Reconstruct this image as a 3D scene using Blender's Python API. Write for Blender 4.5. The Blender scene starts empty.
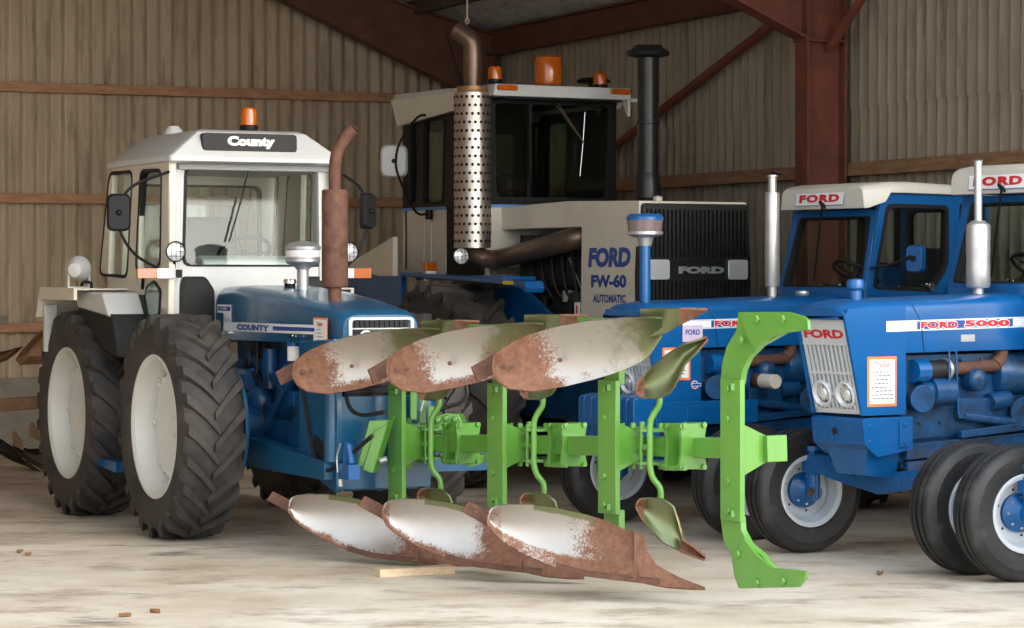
import bpy, bmesh, math, random
from mathutils import Vector, Matrix
random.seed(7)
sin, cos, pi, rad = math.sin, math.cos, math.pi, math.radians
SC = bpy.context.scene
COL = SC.collection
FPX, HOR, EYE = 2700.0, 275.0, 1.85        # focal length in pixels, horizon row, eye height

# ------------------------------------------------------------------ frames
class Frame:
    """Local frame of a machine: x forward, y to its left, z up."""
    def __init__(s, x, y, yaw, side):
        a = rad(yaw)
        s.o = (x, y); s.f = (side*sin(a), -cos(a)); s.l = (-s.f[1], s.f[0])
        s.rz = math.atan2(s.f[1], s.f[0])
    def on(s, ax, c, px, py):
        dx, dy, dz = (px-512)/FPX, 1.0, (HOR-py)/FPX
        o = ((-s.o[0])*s.f[0]+(-s.o[1])*s.f[1], (-s.o[0])*s.l[0]+(-s.o[1])*s.l[1], EYE)
        d = (dx*s.f[0]+dy*s.f[1], dx*s.l[0]+dy*s.l[1], dz)
        t = (c-o[ax])/d[ax]
        return Vector([o[i]+t*d[i] for i in range(3)])
    def xz(s, yl, pts):      # points on a side plane -> (x, z)
        r = [s.on(1, yl, *p) for p in pts]; return [(v.x, v.z) for v in r]
    def yz(s, xl, pts):      # points on a front plane -> (y, z)
        r = [s.on(0, xl, *p) for p in pts]; return [(v.y, v.z) for v in r]
    def w(s, x, y, z=0):
        return Vector((s.o[0]+x*s.f[0]+y*s.l[0], s.o[1]+x*s.f[1]+y*s.l[1], z))

# ------------------------------------------------------------------ materials
MATS = {}
def mat(name, col, rough=0.5, metal=0.0, coat=0.0, var=0.0, vscale=6.0, col2=None, m2=0.5, msharp=0.15,
        mscale=4.0, bump=0.0, bscale=40.0, emit=0.0, trans=0.0, alpha=1.0, spec=0.5, rough2=None, stretch=None):
    if name in MATS: return MATS[name]
    m = bpy.data.materials.new(name); m.use_nodes = True
    nt = m.node_tree; N = nt.nodes; L = nt.links
    b = N['Principled BSDF']
    b.inputs['Roughness'].default_value = rough; b.inputs['Metallic'].default_value = metal
    b.inputs['Coat Weight'].default_value = coat; b.inputs['Coat Roughness'].default_value = 0.12
    b.inputs['Specular IOR Level'].default_value = spec
    b.inputs['Transmission Weight'].default_value = trans
    b.inputs['Alpha'].default_value = alpha
    c4 = (*col, 1)
    b.inputs['Base Color'].default_value = c4
    tc = N.new('ShaderNodeTexCoord'); src = tc.outputs['Object']
    if stretch:
        mp = N.new('ShaderNodeMapping'); mp.inputs['Scale'].default_value = stretch
        L.new(src, mp.inputs[0]); src = mp.outputs[0]
    cur = None
    if var > 0:
        n = N.new('ShaderNodeTexNoise'); n.inputs['Scale'].default_value = vscale; n.inputs['Detail'].default_value = 6
        n.inputs['Roughness'].default_value = 0.65
        L.new(src, n.inputs['Vector'])
        r = N.new('ShaderNodeMapRange'); r.inputs['From Min'].default_value = 0.3; r.inputs['From Max'].default_value = 0.7
        r.inputs['To Min'].default_value = 1-var; r.inputs['To Max'].default_value = 1+var
        L.new(n.outputs['Fac'], r.inputs['Value'])
        mx = N.new('ShaderNodeVectorMath'); mx.operation = 'SCALE'
        mx.inputs[0].default_value = col; L.new(r.outputs[0], mx.inputs['Scale']); cur = mx.outputs[0]
    if col2 is not None:
        n2 = N.new('ShaderNodeTexNoise'); n2.inputs['Scale'].default_value = mscale; n2.inputs['Detail'].default_value = 8
        n2.inputs['Roughness'].default_value = 0.7
        L.new(src, n2.inputs['Vector'])
        r2 = N.new('ShaderNodeMapRange'); r2.inputs['From Min'].default_value = m2-msharp; r2.inputs['From Max'].default_value = m2+msharp
        L.new(n2.outputs['Fac'], r2.inputs['Value'])
        mix = N.new('ShaderNodeMix'); mix.data_type = 'RGBA'
        L.new(r2.outputs[0], mix.inputs['Factor'])
        if cur is not None: L.new(cur, mix.inputs[6])
        else: mix.inputs[6].default_value = c4
        mix.inputs[7].default_value = (*col2, 1); cur = mix.outputs[2]
        if rough2 is not None:
            rr = N.new('ShaderNodeMapRange'); rr.inputs['To Min'].default_value = rough; rr.inputs['To Max'].default_value = rough2
            L.new(r2.outputs[0], rr.inputs['Value']); L.new(rr.outputs[0], b.inputs['Roughness'])
    if cur is not None: L.new(cur, b.inputs['Base Color'])
    if bump > 0:
        n3 = N.new('ShaderNodeTexNoise'); n3.inputs['Scale'].default_value = bscale; n3.inputs['Detail'].default_value = 5
        L.new(src, n3.inputs['Vector'])
        bp = N.new('ShaderNodeBump'); bp.inputs['Strength'].default_value = bump; bp.inputs['Distance'].default_value = 0.01
        L.new(n3.outputs['Fac'], bp.inputs['Height']); L.new(bp.outputs[0], b.inputs['Normal'])
    if emit > 0:
        b.inputs['Emission Color'].default_value = c4; b.inputs['Emission Strength'].default_value = emit
    MATS[name] = m
    return m

def glassmat(name, tint, tr=0.8, rough=0.03):
    m = bpy.data.materials.new(name); m.use_nodes = True
    nt = m.node_tree; N = nt.nodes; L = nt.links; N.remove(N['Principled BSDF'])
    out = N['Material Output']
    t = N.new('ShaderNodeBsdfTransparent'); t.inputs[0].default_value = (*[c*tr for c in tint], 1)
    g = N.new('ShaderNodeBsdfGlossy'); g.inputs['Roughness'].default_value = rough
    fr = N.new('ShaderNodeLayerWeight'); fr.inputs['Blend'].default_value = 0.5
    pw = N.new('ShaderNodeMath'); pw.operation = 'POWER'; pw.inputs[1].default_value = 5; L.new(fr.outputs['Facing'], pw.inputs[0])
    ma = N.new('ShaderNodeMath'); ma.operation = 'MULTIPLY_ADD'; ma.inputs[1].default_value = 0.9; ma.inputs[2].default_value = 0.035; L.new(pw.outputs[0], ma.inputs[0])
    mx = N.new('ShaderNodeMixShader'); L.new(ma.outputs[0], mx.inputs[0]); L.new(t.outputs[0], mx.inputs[1]); L.new(g.outputs[0], mx.inputs[2])
    L.new(mx.outputs[0], out.inputs['Surface'])
    return m

# ------------------------------------------------------------------ mesh builder
def V(*a): return Vector(a)
def rot_to(axis):
    return Vector((0, 0, 1)).rotation_difference(Vector(axis).normalized()).to_matrix()

_txt = {}
def text_data(s, bold=0.0, shear=0.0, space=1.0):
    k = (s, bold, shear, space)
    if k not in _txt:
        c = bpy.data.curves.new('lettering', 'FONT'); c.body = s; c.size = 1; c.offset = bold; c.shear = shear
        c.space_character = space; c.resolution_u = 3; c.extrude = 0
        o = bpy.data.objects.new('lettering', c)
        me = bpy.data.meshes.new_from_object(o)
        vs = [v.co.copy() for v in me.vertices]; fs = [list(p.vertices) for p in me.polygons]
        bpy.data.objects.remove(o); bpy.data.curves.remove(c); bpy.data.meshes.remove(me)
        _txt[k] = (vs, fs)
    return _txt[k]

def rq(pts, r=0.05, n=4):
    """polygon with rounded corners, n+1 points per corner; r may be a list"""
    out = []; m = len(pts)
    for i in range(m):
        p = Vector(pts[i]); a = Vector(pts[i-1]); b = Vector(pts[(i+1) % m])
        rr = r[i] if isinstance(r, (list, tuple)) else r
        da = (a-p); db = (b-p)
        la = min(rr, da.length*0.48); lb = min(rr, db.length*0.48)
        p0 = p+da.normalized()*la; p2 = p+db.normalized()*lb
        for k in range(n+1):
            t = k/n
            q = p0*(1-t)**2+p*2*t*(1-t)+p2*t*t
            out.append((q.x, q.y))
    return out

class MB:
    def __init__(s, *mats):
        s.bm = bmesh.new(); s.mats = list(mats); s.cur = 0; s.fix = True
    def m(s, mt):
        if mt not in s.mats: s.mats.append(mt)
        s.cur = s.mats.index(mt); return s
    def add(s, vs, fs, smooth=True):
        v = [s.bm.verts.new(p) for p in vs]
        for f in fs:
            try:
                ff = s.bm.faces.new([v[i] for i in f]); ff.material_index = s.cur; ff.smooth = smooth
            except ValueError: pass
        return v
    def box(s, x0, x1, y0, y1, z0, z1, M=None):
        vs = [V(x, y, z) for x in (x0, x1) for y in (y0, y1) for z in (z0, z1)]
        if M is not None: vs = [M @ p for p in vs]
        s.add(vs, [(0, 1, 3, 2), (4, 6, 7, 5), (0, 4, 5, 1), (2, 3, 7, 6), (0, 2, 6, 4), (1, 5, 7, 3)]); return s
    def beam(s, a, b, w, h, up=(0, 0, 1)):
        a, b = Vector(a), Vector(b); d = (b-a).normalized(); u = Vector(up)
        sd = d.cross(u)
        if sd.length < 1e-4: sd = d.cross(Vector((1, 0, 0)))
        sd.normalize(); u = sd.cross(d).normalized()
        vs = [p+sd*i*w/2+u*j*h/2 for p in (a, b) for i in (-1, 1) for j in (-1, 1)]
        s.add(vs, [(0, 1, 3, 2), (4, 6, 7, 5), (0, 4, 5, 1), (2, 3, 7, 6), (0, 2, 6, 4), (1, 5, 7, 3)]); return s
    def prism(s, pts, o, u, v, n0, n1=None):
        """pts in (u,v) about o, extruded from o+n0 to o+n1 (vectors)"""
        o, u, v, n0 = Vector(o), Vector(u), Vector(v), Vector(n0)
        n1 = Vector(n1) if n1 is not None else V(0, 0, 0)
        k = len(pts)
        A = [o+u*p[0]+v*p[1]+n0 for p in pts]; B = [o+u*p[0]+v*p[1]+n1 for p in pts]
        s.add(A+B, [tuple(range(k)), tuple(range(2*k-1, k-1, -1))]+[(i, (i+1) % k, k+(i+1) % k, k+i) for i in range(k)]); return s
    def side(s, pts, y0, y1):       # (x,z) outline extruded along y
        return s.prism(pts, (0, 0, 0), (1, 0, 0), (0, 0, 1), (0, y0, 0), (0, y1, 0))
    def front(s, pts, x0, x1):      # (y,z) outline extruded along x
        return s.prism(pts, (0, 0, 0), (0, 1, 0), (0, 0, 1), (x0, 0, 0), (x1, 0, 0))
    def top(s, pts, z0, z1):
        return s.prism(pts, (0, 0, 0), (1, 0, 0), (0, 1, 0), (0, 0, z0), (0, 0, z1))
    def ring(s, outer, inner, o, u, v, n0, n1):
        """frame between two outlines with equal point counts, with thickness"""
        o, u, v, n0, n1 = map(Vector, (o, u, v, n0, n1)); k = len(outer)
        P = [[o+u*p[0]+v*p[1]+n for p in q] for n in (n0, n1) for q in (outer, inner)]
        vs = sum(P, []); fs = []
        for i in range(k):
            j = (i+1) % k
            fs += [(i, j, k+j, k+i), (2*k+i, 3*k+i, 3*k+j, 2*k+j), (i, 2*k+i, 2*k+j, j), (k+i, k+j, 3*k+j, 3*k+i)]
        s.add(vs, fs); return s
    def loft(s, secs, closed=True, caps=True):
        """list of cross sections (lists of 3D points, same count)"""
        k = len(secs[0]); vs = [Vector(p) for q in secs for p in q]; fs = []
        for a in range(len(secs)-1):
            for i in range(k if closed else k-1):
                j = (i+1) % k
                fs.append((a*k+i, a*k+j, (a+1)*k+j, (a+1)*k+i))
        if caps and closed:
            fs.append(tuple(range(k))); fs.append(tuple((len(secs)-1)*k+i for i in range(k-1, -1, -1)))
        s.add(vs, fs); return s
    def tube(s, path, r, seg=10, caps=True):
        path = [Vector(p) for p in path]; n = len(path)
        rs = r if isinstance(r, (list, tuple)) else [r]*n
        secs = []; prev = None
        for i in range(n):
            d = (path[min(i+1, n-1)]-path[max(i-1, 0)]).normalized()
            if prev is None:
                a = d.cross(V(0, 0, 1))
                if a.length < 1e-3: a = d.cross(V(1, 0, 0))
            else: a = prev-d*prev.dot(d)
            a.normalize(); prev = a; b = d.cross(a)
            secs.append([path[i]+(a*cos(2*pi*k/seg)+b*sin(2*pi*k/seg))*rs[i] for k in range(seg)])
        return s.loft(secs, True, caps)
    def lathe(s, prof, o=(0, 0, 0), axis=(0, 0, 1), seg=32, closed=False):
        """prof: (radius, height along axis)"""
        o = Vector(o); R = rot_to(axis); secs = []
        for q in range(seg):
            a = 2*pi*q/seg
            secs.append([o+R @ V(max(r, 1e-5)*cos(a), max(r, 1e-5)*sin(a), h) for r, h in prof])
        k = len(prof); vs = sum(secs, []); fs = []
        for q in range(seg):
            w = (q+1) % seg
            for i in range(k if closed else k-1):
                j = (i+1) % k
                fs.append((q*k+i, w*k+i, w*k+j, q*k+j))
        s.add(vs, fs); return s
    def cyl(s, a, b, r, seg=20, r2=None):
        a, b = Vector(a), Vector(b); h = (b-a).length; r2 = r if r2 is None else r2
        return s.lathe([(0, 0), (r, 0), (r2, h), (0, h)], a, (b-a), seg)
    def ball(s, c, r, seg=16, sc=(1, 1, 1)):
        n = seg//2; c = Vector(c); vs = []; fs = []
        for i in range(n+1):
            ph = pi*i/n
            for k in range(seg):
                t = 2*pi*k/seg
                vs.append(c+V(max(sin(ph), 1e-4)*cos(t)*r*sc[0], max(sin(ph), 1e-4)*sin(t)*r*sc[1], cos(ph)*r*sc[2]))
        for i in range(n):
            for k in range(seg):
                w = (k+1) % seg
                fs.append((i*seg+k, i*seg+w, (i+1)*seg+w, (i+1)*seg+k))
        s.add(vs, fs); return s
    def bolt(s, c, axis, r=0.012, h=0.01):
        c = Vector(c); ax = Vector(axis).normalized()
        return s.lathe([(0, h), (r*0.75, h), (r, h*0.6), (r, -0.002), (0, -0.002)], c, ax, 6)
    def grid(s, fn, nu, nv, thick=None):
        """fn(u,v)->point, u,v in 0..1 ; thick: vector function or offset along normal"""
        g = [[Vector(fn(i/nu, j/nv)) for j in range(nv+1)] for i in range(nu+1)]
        vs = sum(g, []); W = nv+1; fs = []
        for i in range(nu):
            for j in range(nv): fs.append((i*W+j, (i+1)*W+j, (i+1)*W+j+1, i*W+j+1))
        if thick is None:
            s.add(vs, fs); return s
        N = []
        for i in range(nu+1):
            for j in range(nv+1):
                a = g[min(i+1, nu)][j]-g[max(i-1, 0)][j]; b = g[i][min(j+1, nv)]-g[i][max(j-1, 0)]
                n = a.cross(b); N.append(n.normalized() if n.length > 1e-9 else V(0, 0, 1))
        K = len(vs); vs2 = [p-n*thick for p, n in zip(vs, N)]
        fs2 = [tuple(K+i for i in reversed(f)) for f in fs]
        per = [i*W for i in range(nu+1)]+[nu*W+j for j in range(1, W)]+[i*W+nv for i in range(nu-1, -1, -1)]+[j for j in range(nv-1, 0, -1)]
        ed = [(per[(q+1) % len(per)], per[q], K+per[q], K+per[(q+1) % len(per)]) for q in range(len(per))]
        s.add(vs+vs2, fs+fs2+ed); return s
    def text(s, txt, c, xd, yd, w, h, d=0.002, bold=0.02, shear=0.0, space=1.0, nd=None):
        """lettering centred at c, spanning w along xd and h along yd"""
        vs, fs = text_data(txt, bold, shear, space)
        x0 = min(p.x for p in vs); x1 = max(p.x for p in vs); y0 = min(p.y for p in vs); y1 = max(p.y for p in vs)
        c, xd, yd = Vector(c), Vector(xd).normalized(), Vector(yd).normalized(); n = Vector(nd) if nd else xd.cross(yd)
        q = [c+xd*((p.x-(x0+x1)/2)/(x1-x0)*w)+yd*((p.y-(y0+y1)/2)/(y1-y0)*h)+n*d for p in vs]
        s.add(q, [tuple(f) for f in fs], False); return s
    def build(s, name, parent=None, bevel=0.0, seg=2, ang=30, loc=None, weld=True):
        bm = s.bm
        if weld: bmesh.ops.remove_doubles(bm, verts=bm.verts, dist=1e-5)
        if s.fix: bmesh.ops.recalc_face_normals(bm, faces=bm.faces)
        me = bpy.data.meshes.new(name)
        bm.to_mesh(me); bm.free()
        for t in s.mats: me.materials.append(t)
        me.set_sharp_from_angle(angle=rad(ang))
        o = bpy.data.objects.new(name, me); COL.objects.link(o)
        if parent is not None: o.parent = parent
        if loc is not None: o.location = loc
        if bevel > 0:
            b = o.modifiers.new('bevel', 'BEVEL'); b.width = bevel; b.segments = seg; b.limit_method = 'ANGLE'; b.angle_limit = rad(35)
            b.harden_normals = True
        return o

def empty(name, loc, rz=0, label=None, cat=None, group=None):
    o = bpy.data.objects.new(name, None); o.empty_display_size = 0.3; COL.objects.link(o)
    o.location = loc; o.rotation_euler = (0, 0, rz)
    if label: o['label'] = label
    if cat: o['category'] = cat
    if group: o['group'] = group
    return o
def tag(o, label=None, cat=None, group=None, kind=None):
    if label: o['label'] = label
    if cat: o['category'] = cat
    if group: o['group'] = group
    if kind: o['kind'] = kind
    return o
def mirror_y(pts): return [(-p[0], p[1]) for p in pts]
def bez(p0, p1, p2, n=8):
    p0, p1, p2 = Vector(p0), Vector(p1), Vector(p2)
    return [p0*(1-t)**2+p1*2*t*(1-t)+p2*t*t for t in [i/n for i in range(n+1)]]
def smooth_path(pts, n=6):
    """Catmull-Rom through 3D points"""
    P = [Vector(p) for p in pts]; P = [P[0]*2-P[1]]+P+[P[-1]*2-P[-2]]; out = []
    for i in range(1, len(P)-2):
        for k in range(n):
            t = k/n
            out.append(0.5*((2*P[i])+(P[i+1]-P[i-1])*t+(2*P[i-1]-5*P[i]+4*P[i+1]-P[i+2])*t*t+(3*P[i]-P[i-1]-3*P[i+1]+P[i+2])*t**3))
    out.append(P[-2]); return out
# ------------------------------------------------------------------ palette
blue   = mat('ford_blue', (0.0015, 0.090, 0.285), 0.30, coat=0.25, var=0.10, vscale=3, bump=0.02, bscale=15)
bluecn = mat('county_blue', (0.005, 0.085, 0.185), 0.30, coat=0.4, var=0.12, vscale=4, bump=0.02, bscale=15)
bluedk = mat('oily_shaded_blue', (0.003, 0.060, 0.17), 0.42, coat=0.15, var=0.35, vscale=9, col2=(0.008, 0.014, 0.02), m2=0.56, msharp=0.1, mscale=6)  # engine-bay shadow worked into the blue: darker tone and dark mottling
black  = mat('black_rubber', (0.010, 0.010, 0.011), 0.6, spec=.3, var=0.2)
blackg = mat('black_gloss', (0.007, 0.007, 0.008), 0.4, spec=.25)
dark   = mat('dark_oily_metal', (0.022, 0.02, 0.019), 0.5, metal=0.3, var=0.5, vscale=12)
tyre   = mat('tyre_rubber', (0.024, 0.023, 0.023), 0.62, var=0.35, vscale=7, col2=(0.085, 0.070, 0.059), m2=0.55, msharp=0.16, mscale=4, bump=0.15, bscale=60, rough2=0.9)
tyref  = mat('front_tyre_rubber', (0.017, 0.017, 0.018), 0.5, var=0.25, vscale=7, col2=(0.07, 0.062, 0.055), m2=0.64, msharp=0.14, mscale=6, rough2=0.85)
white  = mat('gloss_white', (0.57, 0.58, 0.57), 0.32, coat=0.3, var=0.05, vscale=3)
cream  = mat('cream_tone', (0.68, 0.63, 0.53), 0.35, coat=0.2, var=0.07, vscale=3)  # warmer in tone than gloss_white
rimwh  = mat('rim_white', (0.68, 0.68, 0.63), 0.4, var=0.08, vscale=4, col2=(0.40, 0.36, 0.29), m2=0.68, msharp=0.08, mscale=8)
rimfd  = mat('front_rim_white', (0.60, 0.64, 0.67), 0.35, coat=0.2, var=0.06, vscale=5)
chrome = mat('chrome', (0.75, 0.75, 0.76), 0.12, metal=1.0)
silver = mat('silver_exhaust_paint', (0.55, 0.55, 0.54), 0.38, metal=0.75, var=0.1, vscale=14)
alu    = mat('dull_aluminium', (0.5, 0.51, 0.52), 0.4, metal=0.7, var=0.1)
rust   = mat('rusty_steel', (0.12, 0.054, 0.034), 0.75, metal=0.1, var=0.4, vscale=14, bump=0.2, bscale=60)
amber  = mat('amber_lens', (0.62, 0.13, 0.005), 0.15, coat=0.6, trans=0.25)
lens   = mat('clear_lens', (0.75, 0.77, 0.78), 0.08, coat=0.8, metal=0.3)
paper  = mat('paper', (0.78, 0.78, 0.76), 0.6)
orangep= mat('orange_border', (0.85, 0.22, 0.06), 0.6)
ink    = mat('ink', (0.05, 0.05, 0.09), 0.6)
redp   = mat('red_lettering', (0.55, 0.02, 0.03), 0.4)
decalb = mat('decal_blue', (0.015, 0.07, 0.30), 0.35)
decalw = mat('decal_white', (0.80, 0.82, 0.83), 0.35)
green  = mat('plough_green', (0.105, 0.29, 0.038), 0.30, coat=0.6, var=0.10, vscale=5, bump=0.03, bscale=20)
greenl = mat('pale_green_plate', (0.50, 0.72, 0.55), 0.33, coat=0.3, var=0.08, vscale=6)
gl_clear = glassmat('cab_glass', (0.93, 0.98, 0.96), 0.94)
gl_dark  = glassmat('tinted_cab_glass', (0.80, 0.90, 0.84), 0.86)
seatm  = mat('black_vinyl', (0.02, 0.02, 0.022), 0.5)
lamp_in= mat('lamp_reflector', (0.8, 0.8, 0.8), 0.15, metal=1.0)

# ------------------------------------------------------------------ building
gd = V(-.911, -.411, 0)            # along the gable wall, away from the corner
sd = V(.407, -.913, 0)             # along the side wall, towards the open front
CORN = V(-.257, 31.47, 0)
gn = V(.411, -.911, 0); gn.normalize(); sn = V(-.913, -.407, 0)   # inward normals
def side_wall(px, py, off=0.0):    # point on a plane parallel to the side wall
    P0 = CORN+sn*off; d = V((px-512)/FPX, 1, (HOR-py)/FPX); e = V(0, 0, EYE)
    t = (P0-e).dot(sn)/d.dot(sn); return e+d*t
def gable_wall(px, py, off=0.0):
    P0 = CORN+gn*off; d = V((px-512)/FPX, 1, (HOR-py)/FPX); e = V(0, 0, EYE)
    t = (P0-e).dot(gn)/d.dot(gn); return e+d*t

def wallmat(name, a, b, c):
    m = bpy.data.materials.new(name); m.use_nodes = True
    nt = m.node_tree; N = nt.nodes; L = nt.links; B = N['Principled BSDF']; B.inputs['Roughness'].default_value = 0.9
    tc = N.new('ShaderNodeTexCoord')
    def noise(scale, st, det=6, rgh=.6):
        mp = N.new('ShaderNodeMapping'); mp.inputs['Scale'].default_value = st; L.new(tc.outputs['Object'], mp.inputs[0])
        n = N.new('ShaderNodeTexNoise'); n.inputs['Scale'].default_value = scale; n.inputs['Detail'].default_value = det
        n.inputs['Roughness'].default_value = rgh; L.new(mp.outputs[0], n.inputs['Vector']); return n.outputs['Fac']
    def ramp(src, lo, hi):
        r = N.new('ShaderNodeMapRange'); r.inputs['From Min'].default_value = lo; r.inputs['From Max'].default_value = hi; L.new(src, r.inputs['Value']); return r.outputs[0]
    def mix(f, x, y):
        k = N.new('ShaderNodeMix'); k.data_type = 'RGBA'; L.new(f, k.inputs['Factor'])
        if isinstance(x, tuple): k.inputs[6].default_value = (*x, 1)
        else: L.new(x, k.inputs[6])
        k.inputs[7].default_value = (*y, 1); return k.outputs[2]
    base = mix(ramp(noise(2.2, (1, 1, .35)), .35, .65), a, b)
    streak = mix(ramp(noise(9, (1, 1, .12), 4), .52, .72), base, c)
    spots = mix(ramp(noise(6, (1, 1, .5), 8, .75), .66, .74), streak, (0.50, 0.46, 0.38))
    L.new(spots, B.inputs['Base Color'])
    bp = N.new('ShaderNodeBump'); bp.inputs['Strength'].default_value = 0.25; bp.inputs['Distance'].default_value = 0.01
    L.new(noise(30, (1, 1, 1)), bp.inputs['Height']); L.new(bp.outputs[0], B.inputs['Normal'])
    return m
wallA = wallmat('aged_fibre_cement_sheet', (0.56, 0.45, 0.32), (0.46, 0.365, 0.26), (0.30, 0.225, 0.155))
wallB = wallmat('darker_fibre_cement_sheet', (0.38, 0.315, 0.235), (0.30, 0.245, 0.185), (0.19, 0.15, 0.11))  # side wall sheet, darker tones than the gable sheet
roofm = wallmat('grey_roof_sheet', (0.55, 0.54, 0.51), (0.44, 0.43, 0.40), (0.28, 0.26, 0.24))

def corr(mb, o, d, n, L0, L1, z0, z1, pitch=0.155, amp=0.026, lean=0.0):
    """corrugated sheet standing on line o+d*t; z1 may be a function of t"""
    step = pitch/8; k = int((L1-L0)/step)
    vs = []; fs = []
    for i in range(k+1):
        t = L0+i*step; w = amp*cos(2*pi*t/pitch)
        p = o+d*t
        zt = z1(t) if callable(z1) else z1
        vs += [p+n*(w+lean)+V(0, 0, z0), p+n*w+V(0, 0, zt)]
    for i in range(k): fs.append((2*i, 2*i+2, 2*i+3, 2*i+1))
    mb.add(vs, fs)
roof_z = lambda t: 4.66+0.27*t
# left (gable) wall: three tiers of lapped sheets
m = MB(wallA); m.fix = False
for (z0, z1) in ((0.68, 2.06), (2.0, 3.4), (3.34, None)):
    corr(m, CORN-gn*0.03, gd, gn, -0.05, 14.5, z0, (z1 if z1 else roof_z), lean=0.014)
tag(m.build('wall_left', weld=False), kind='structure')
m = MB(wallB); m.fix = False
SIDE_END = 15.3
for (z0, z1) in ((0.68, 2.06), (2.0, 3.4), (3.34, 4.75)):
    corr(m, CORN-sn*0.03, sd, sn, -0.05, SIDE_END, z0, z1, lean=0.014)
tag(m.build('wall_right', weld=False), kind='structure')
# far left wall, out of the picture, closing the building
m = MB(wallA); m.fix = False
corr(m, CORN+gd*13.0, sd, -gd, 0, SIDE_END, 0, lambda t: 8.1)
tag(m.build('wall_back', weld=False), kind='structure')
# concrete plinths
conc = mat('concrete_plinth', (0.30, 0.26, 0.215), 0.85, var=0.2, vscale=3, bump=0.2, bscale=25, col2=(0.20, 0.165, 0.13), m2=0.6, mscale=2)
def slab(name, a, b, th, z0, z1, mt, bev=0.0):
    mb = MB(mt); a, b = Vector(a), Vector(b); d = (b-a).normalized(); nn = V(-d.y, d.x, 0)
    mb.prism([(0, 0), ((b-a).length, 0), ((b-a).length, th), (0, th)], a, d, nn, (0, 0, z0), (0, 0, z1))
    return tag(mb.build(name, bevel=bev), kind='structure')
slab('trim_1', CORN+gd*14.5+gn*0.08, CORN+gn*0.08, 0.2, -0.05, 0.74, conc, 0.01)
slab('trim_2', CORN+sn*0.08, CORN+sd*SIDE_END+sn*0.08, 0.2, -0.05, 0.74, conc, 0.01)
# timber rails on the walls
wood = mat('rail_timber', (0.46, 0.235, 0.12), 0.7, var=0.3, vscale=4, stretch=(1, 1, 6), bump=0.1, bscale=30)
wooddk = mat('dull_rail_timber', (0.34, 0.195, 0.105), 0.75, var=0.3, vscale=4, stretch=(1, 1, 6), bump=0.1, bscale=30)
k = 3
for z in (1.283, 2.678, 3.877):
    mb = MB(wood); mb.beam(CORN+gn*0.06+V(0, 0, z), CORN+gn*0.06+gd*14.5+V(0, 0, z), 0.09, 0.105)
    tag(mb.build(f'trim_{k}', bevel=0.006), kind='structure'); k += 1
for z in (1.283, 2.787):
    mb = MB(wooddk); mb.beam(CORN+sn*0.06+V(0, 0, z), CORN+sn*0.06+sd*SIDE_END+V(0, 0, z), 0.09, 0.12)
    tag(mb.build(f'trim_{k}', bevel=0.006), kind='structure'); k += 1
# roof sheets, corrugated down the slope
mb = MB(roofm); mb.fix = False
vs = []; fs = []; st = 0.146/6; n = int(16.2/st)
for i in range(n+1):
    t = -0.4+i*st; w = 0.022*cos(2*pi*t/0.146); p = CORN+sd*t
    for q in (-0.35, 6.0, 13.0): vs.append(p+gd*q+V(0, 0, roof_z(q)+w+0.03))
for i in range(n):
    a = 3*i; fs += [(a, a+3, a+4, a+1), (a+1, a+4, a+5, a+2)]
mb.add(vs, fs); tag(mb.build('ceiling', weld=False), kind='structure')
# floor
def floormat():
    m = bpy.data.materials.new('worn_concrete_floor'); m.use_nodes = True
    nt = m.node_tree; N = nt.nodes; L = nt.links; B = N['Principled BSDF']; B.inputs['Roughness'].default_value = 0.75
    B.inputs['Specular IOR Level'].default_value = 0.3
    tc = N.new('ShaderNodeTexCoord')
    def noise(scale, det=8, rgh=.65, st=(1, 1, 1)):
        mp = N.new('ShaderNodeMapping'); mp.inputs['Scale'].default_value = st; L.new(tc.outputs['Object'], mp.inputs[0])
        n = N.new('ShaderNodeTexNoise'); n.inputs['Scale'].default_value = scale; n.inputs['Detail'].default_value = det
        n.inputs['Roughness'].default_value = rgh; L.new(mp.outputs[0], n.inputs['Vector']); return n.outputs['Fac']
    def ramp(src, lo, hi):
        r = N.new('ShaderNodeMapRange'); r.inputs['From Min'].default_value = lo; r.inputs['From Max'].default_value = hi; L.new(src, r.inputs['Value']); return r.outputs[0]
    def mix(f, x, y):
        k = N.new('ShaderNodeMix'); k.data_type = 'RGBA'; L.new(f, k.inputs['Factor'])
        if isinstance(x, tuple): k.inputs[6].default_value = (*x, 1)
        else: L.new(x, k.inputs[6])
        k.inputs[7].default_value = (*y, 1); return k.outputs[2]
    a = mix(ramp(noise(0.8), .35, .65), (0.76, 0.68, 0.57), (0.56, 0.45, 0.33))
    b = mix(ramp(noise(2.2, 10, .72, (.6, 1.0, 1)), .50, .66), a, (0.38, 0.295, 0.215))
    c = mix(ramp(noise(9.0, 10, .75), .60, .72), b, (0.72, 0.69, 0.64))
    d = mix(ramp(noise(1.7, 8, .66, (.6, 1.0, 1)), .61, .70), c, (0.20, 0.165, 0.13))
    L.new(d, B.inputs['Base Color'])
    bp = N.new('ShaderNodeBump'); bp.inputs['Strength'].default_value = 0.3; bp.inputs['Distance'].default_value = 0.01
    L.new(noise(25), bp.inputs['Height']); L.new(bp.outputs[0], B.inputs['Normal'])
    return m
mb = MB(floormat()); mb.box(-30, 30, -8, 34, -0.1, 0.0)
tag(mb.build('floor'), kind='structure')

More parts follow.
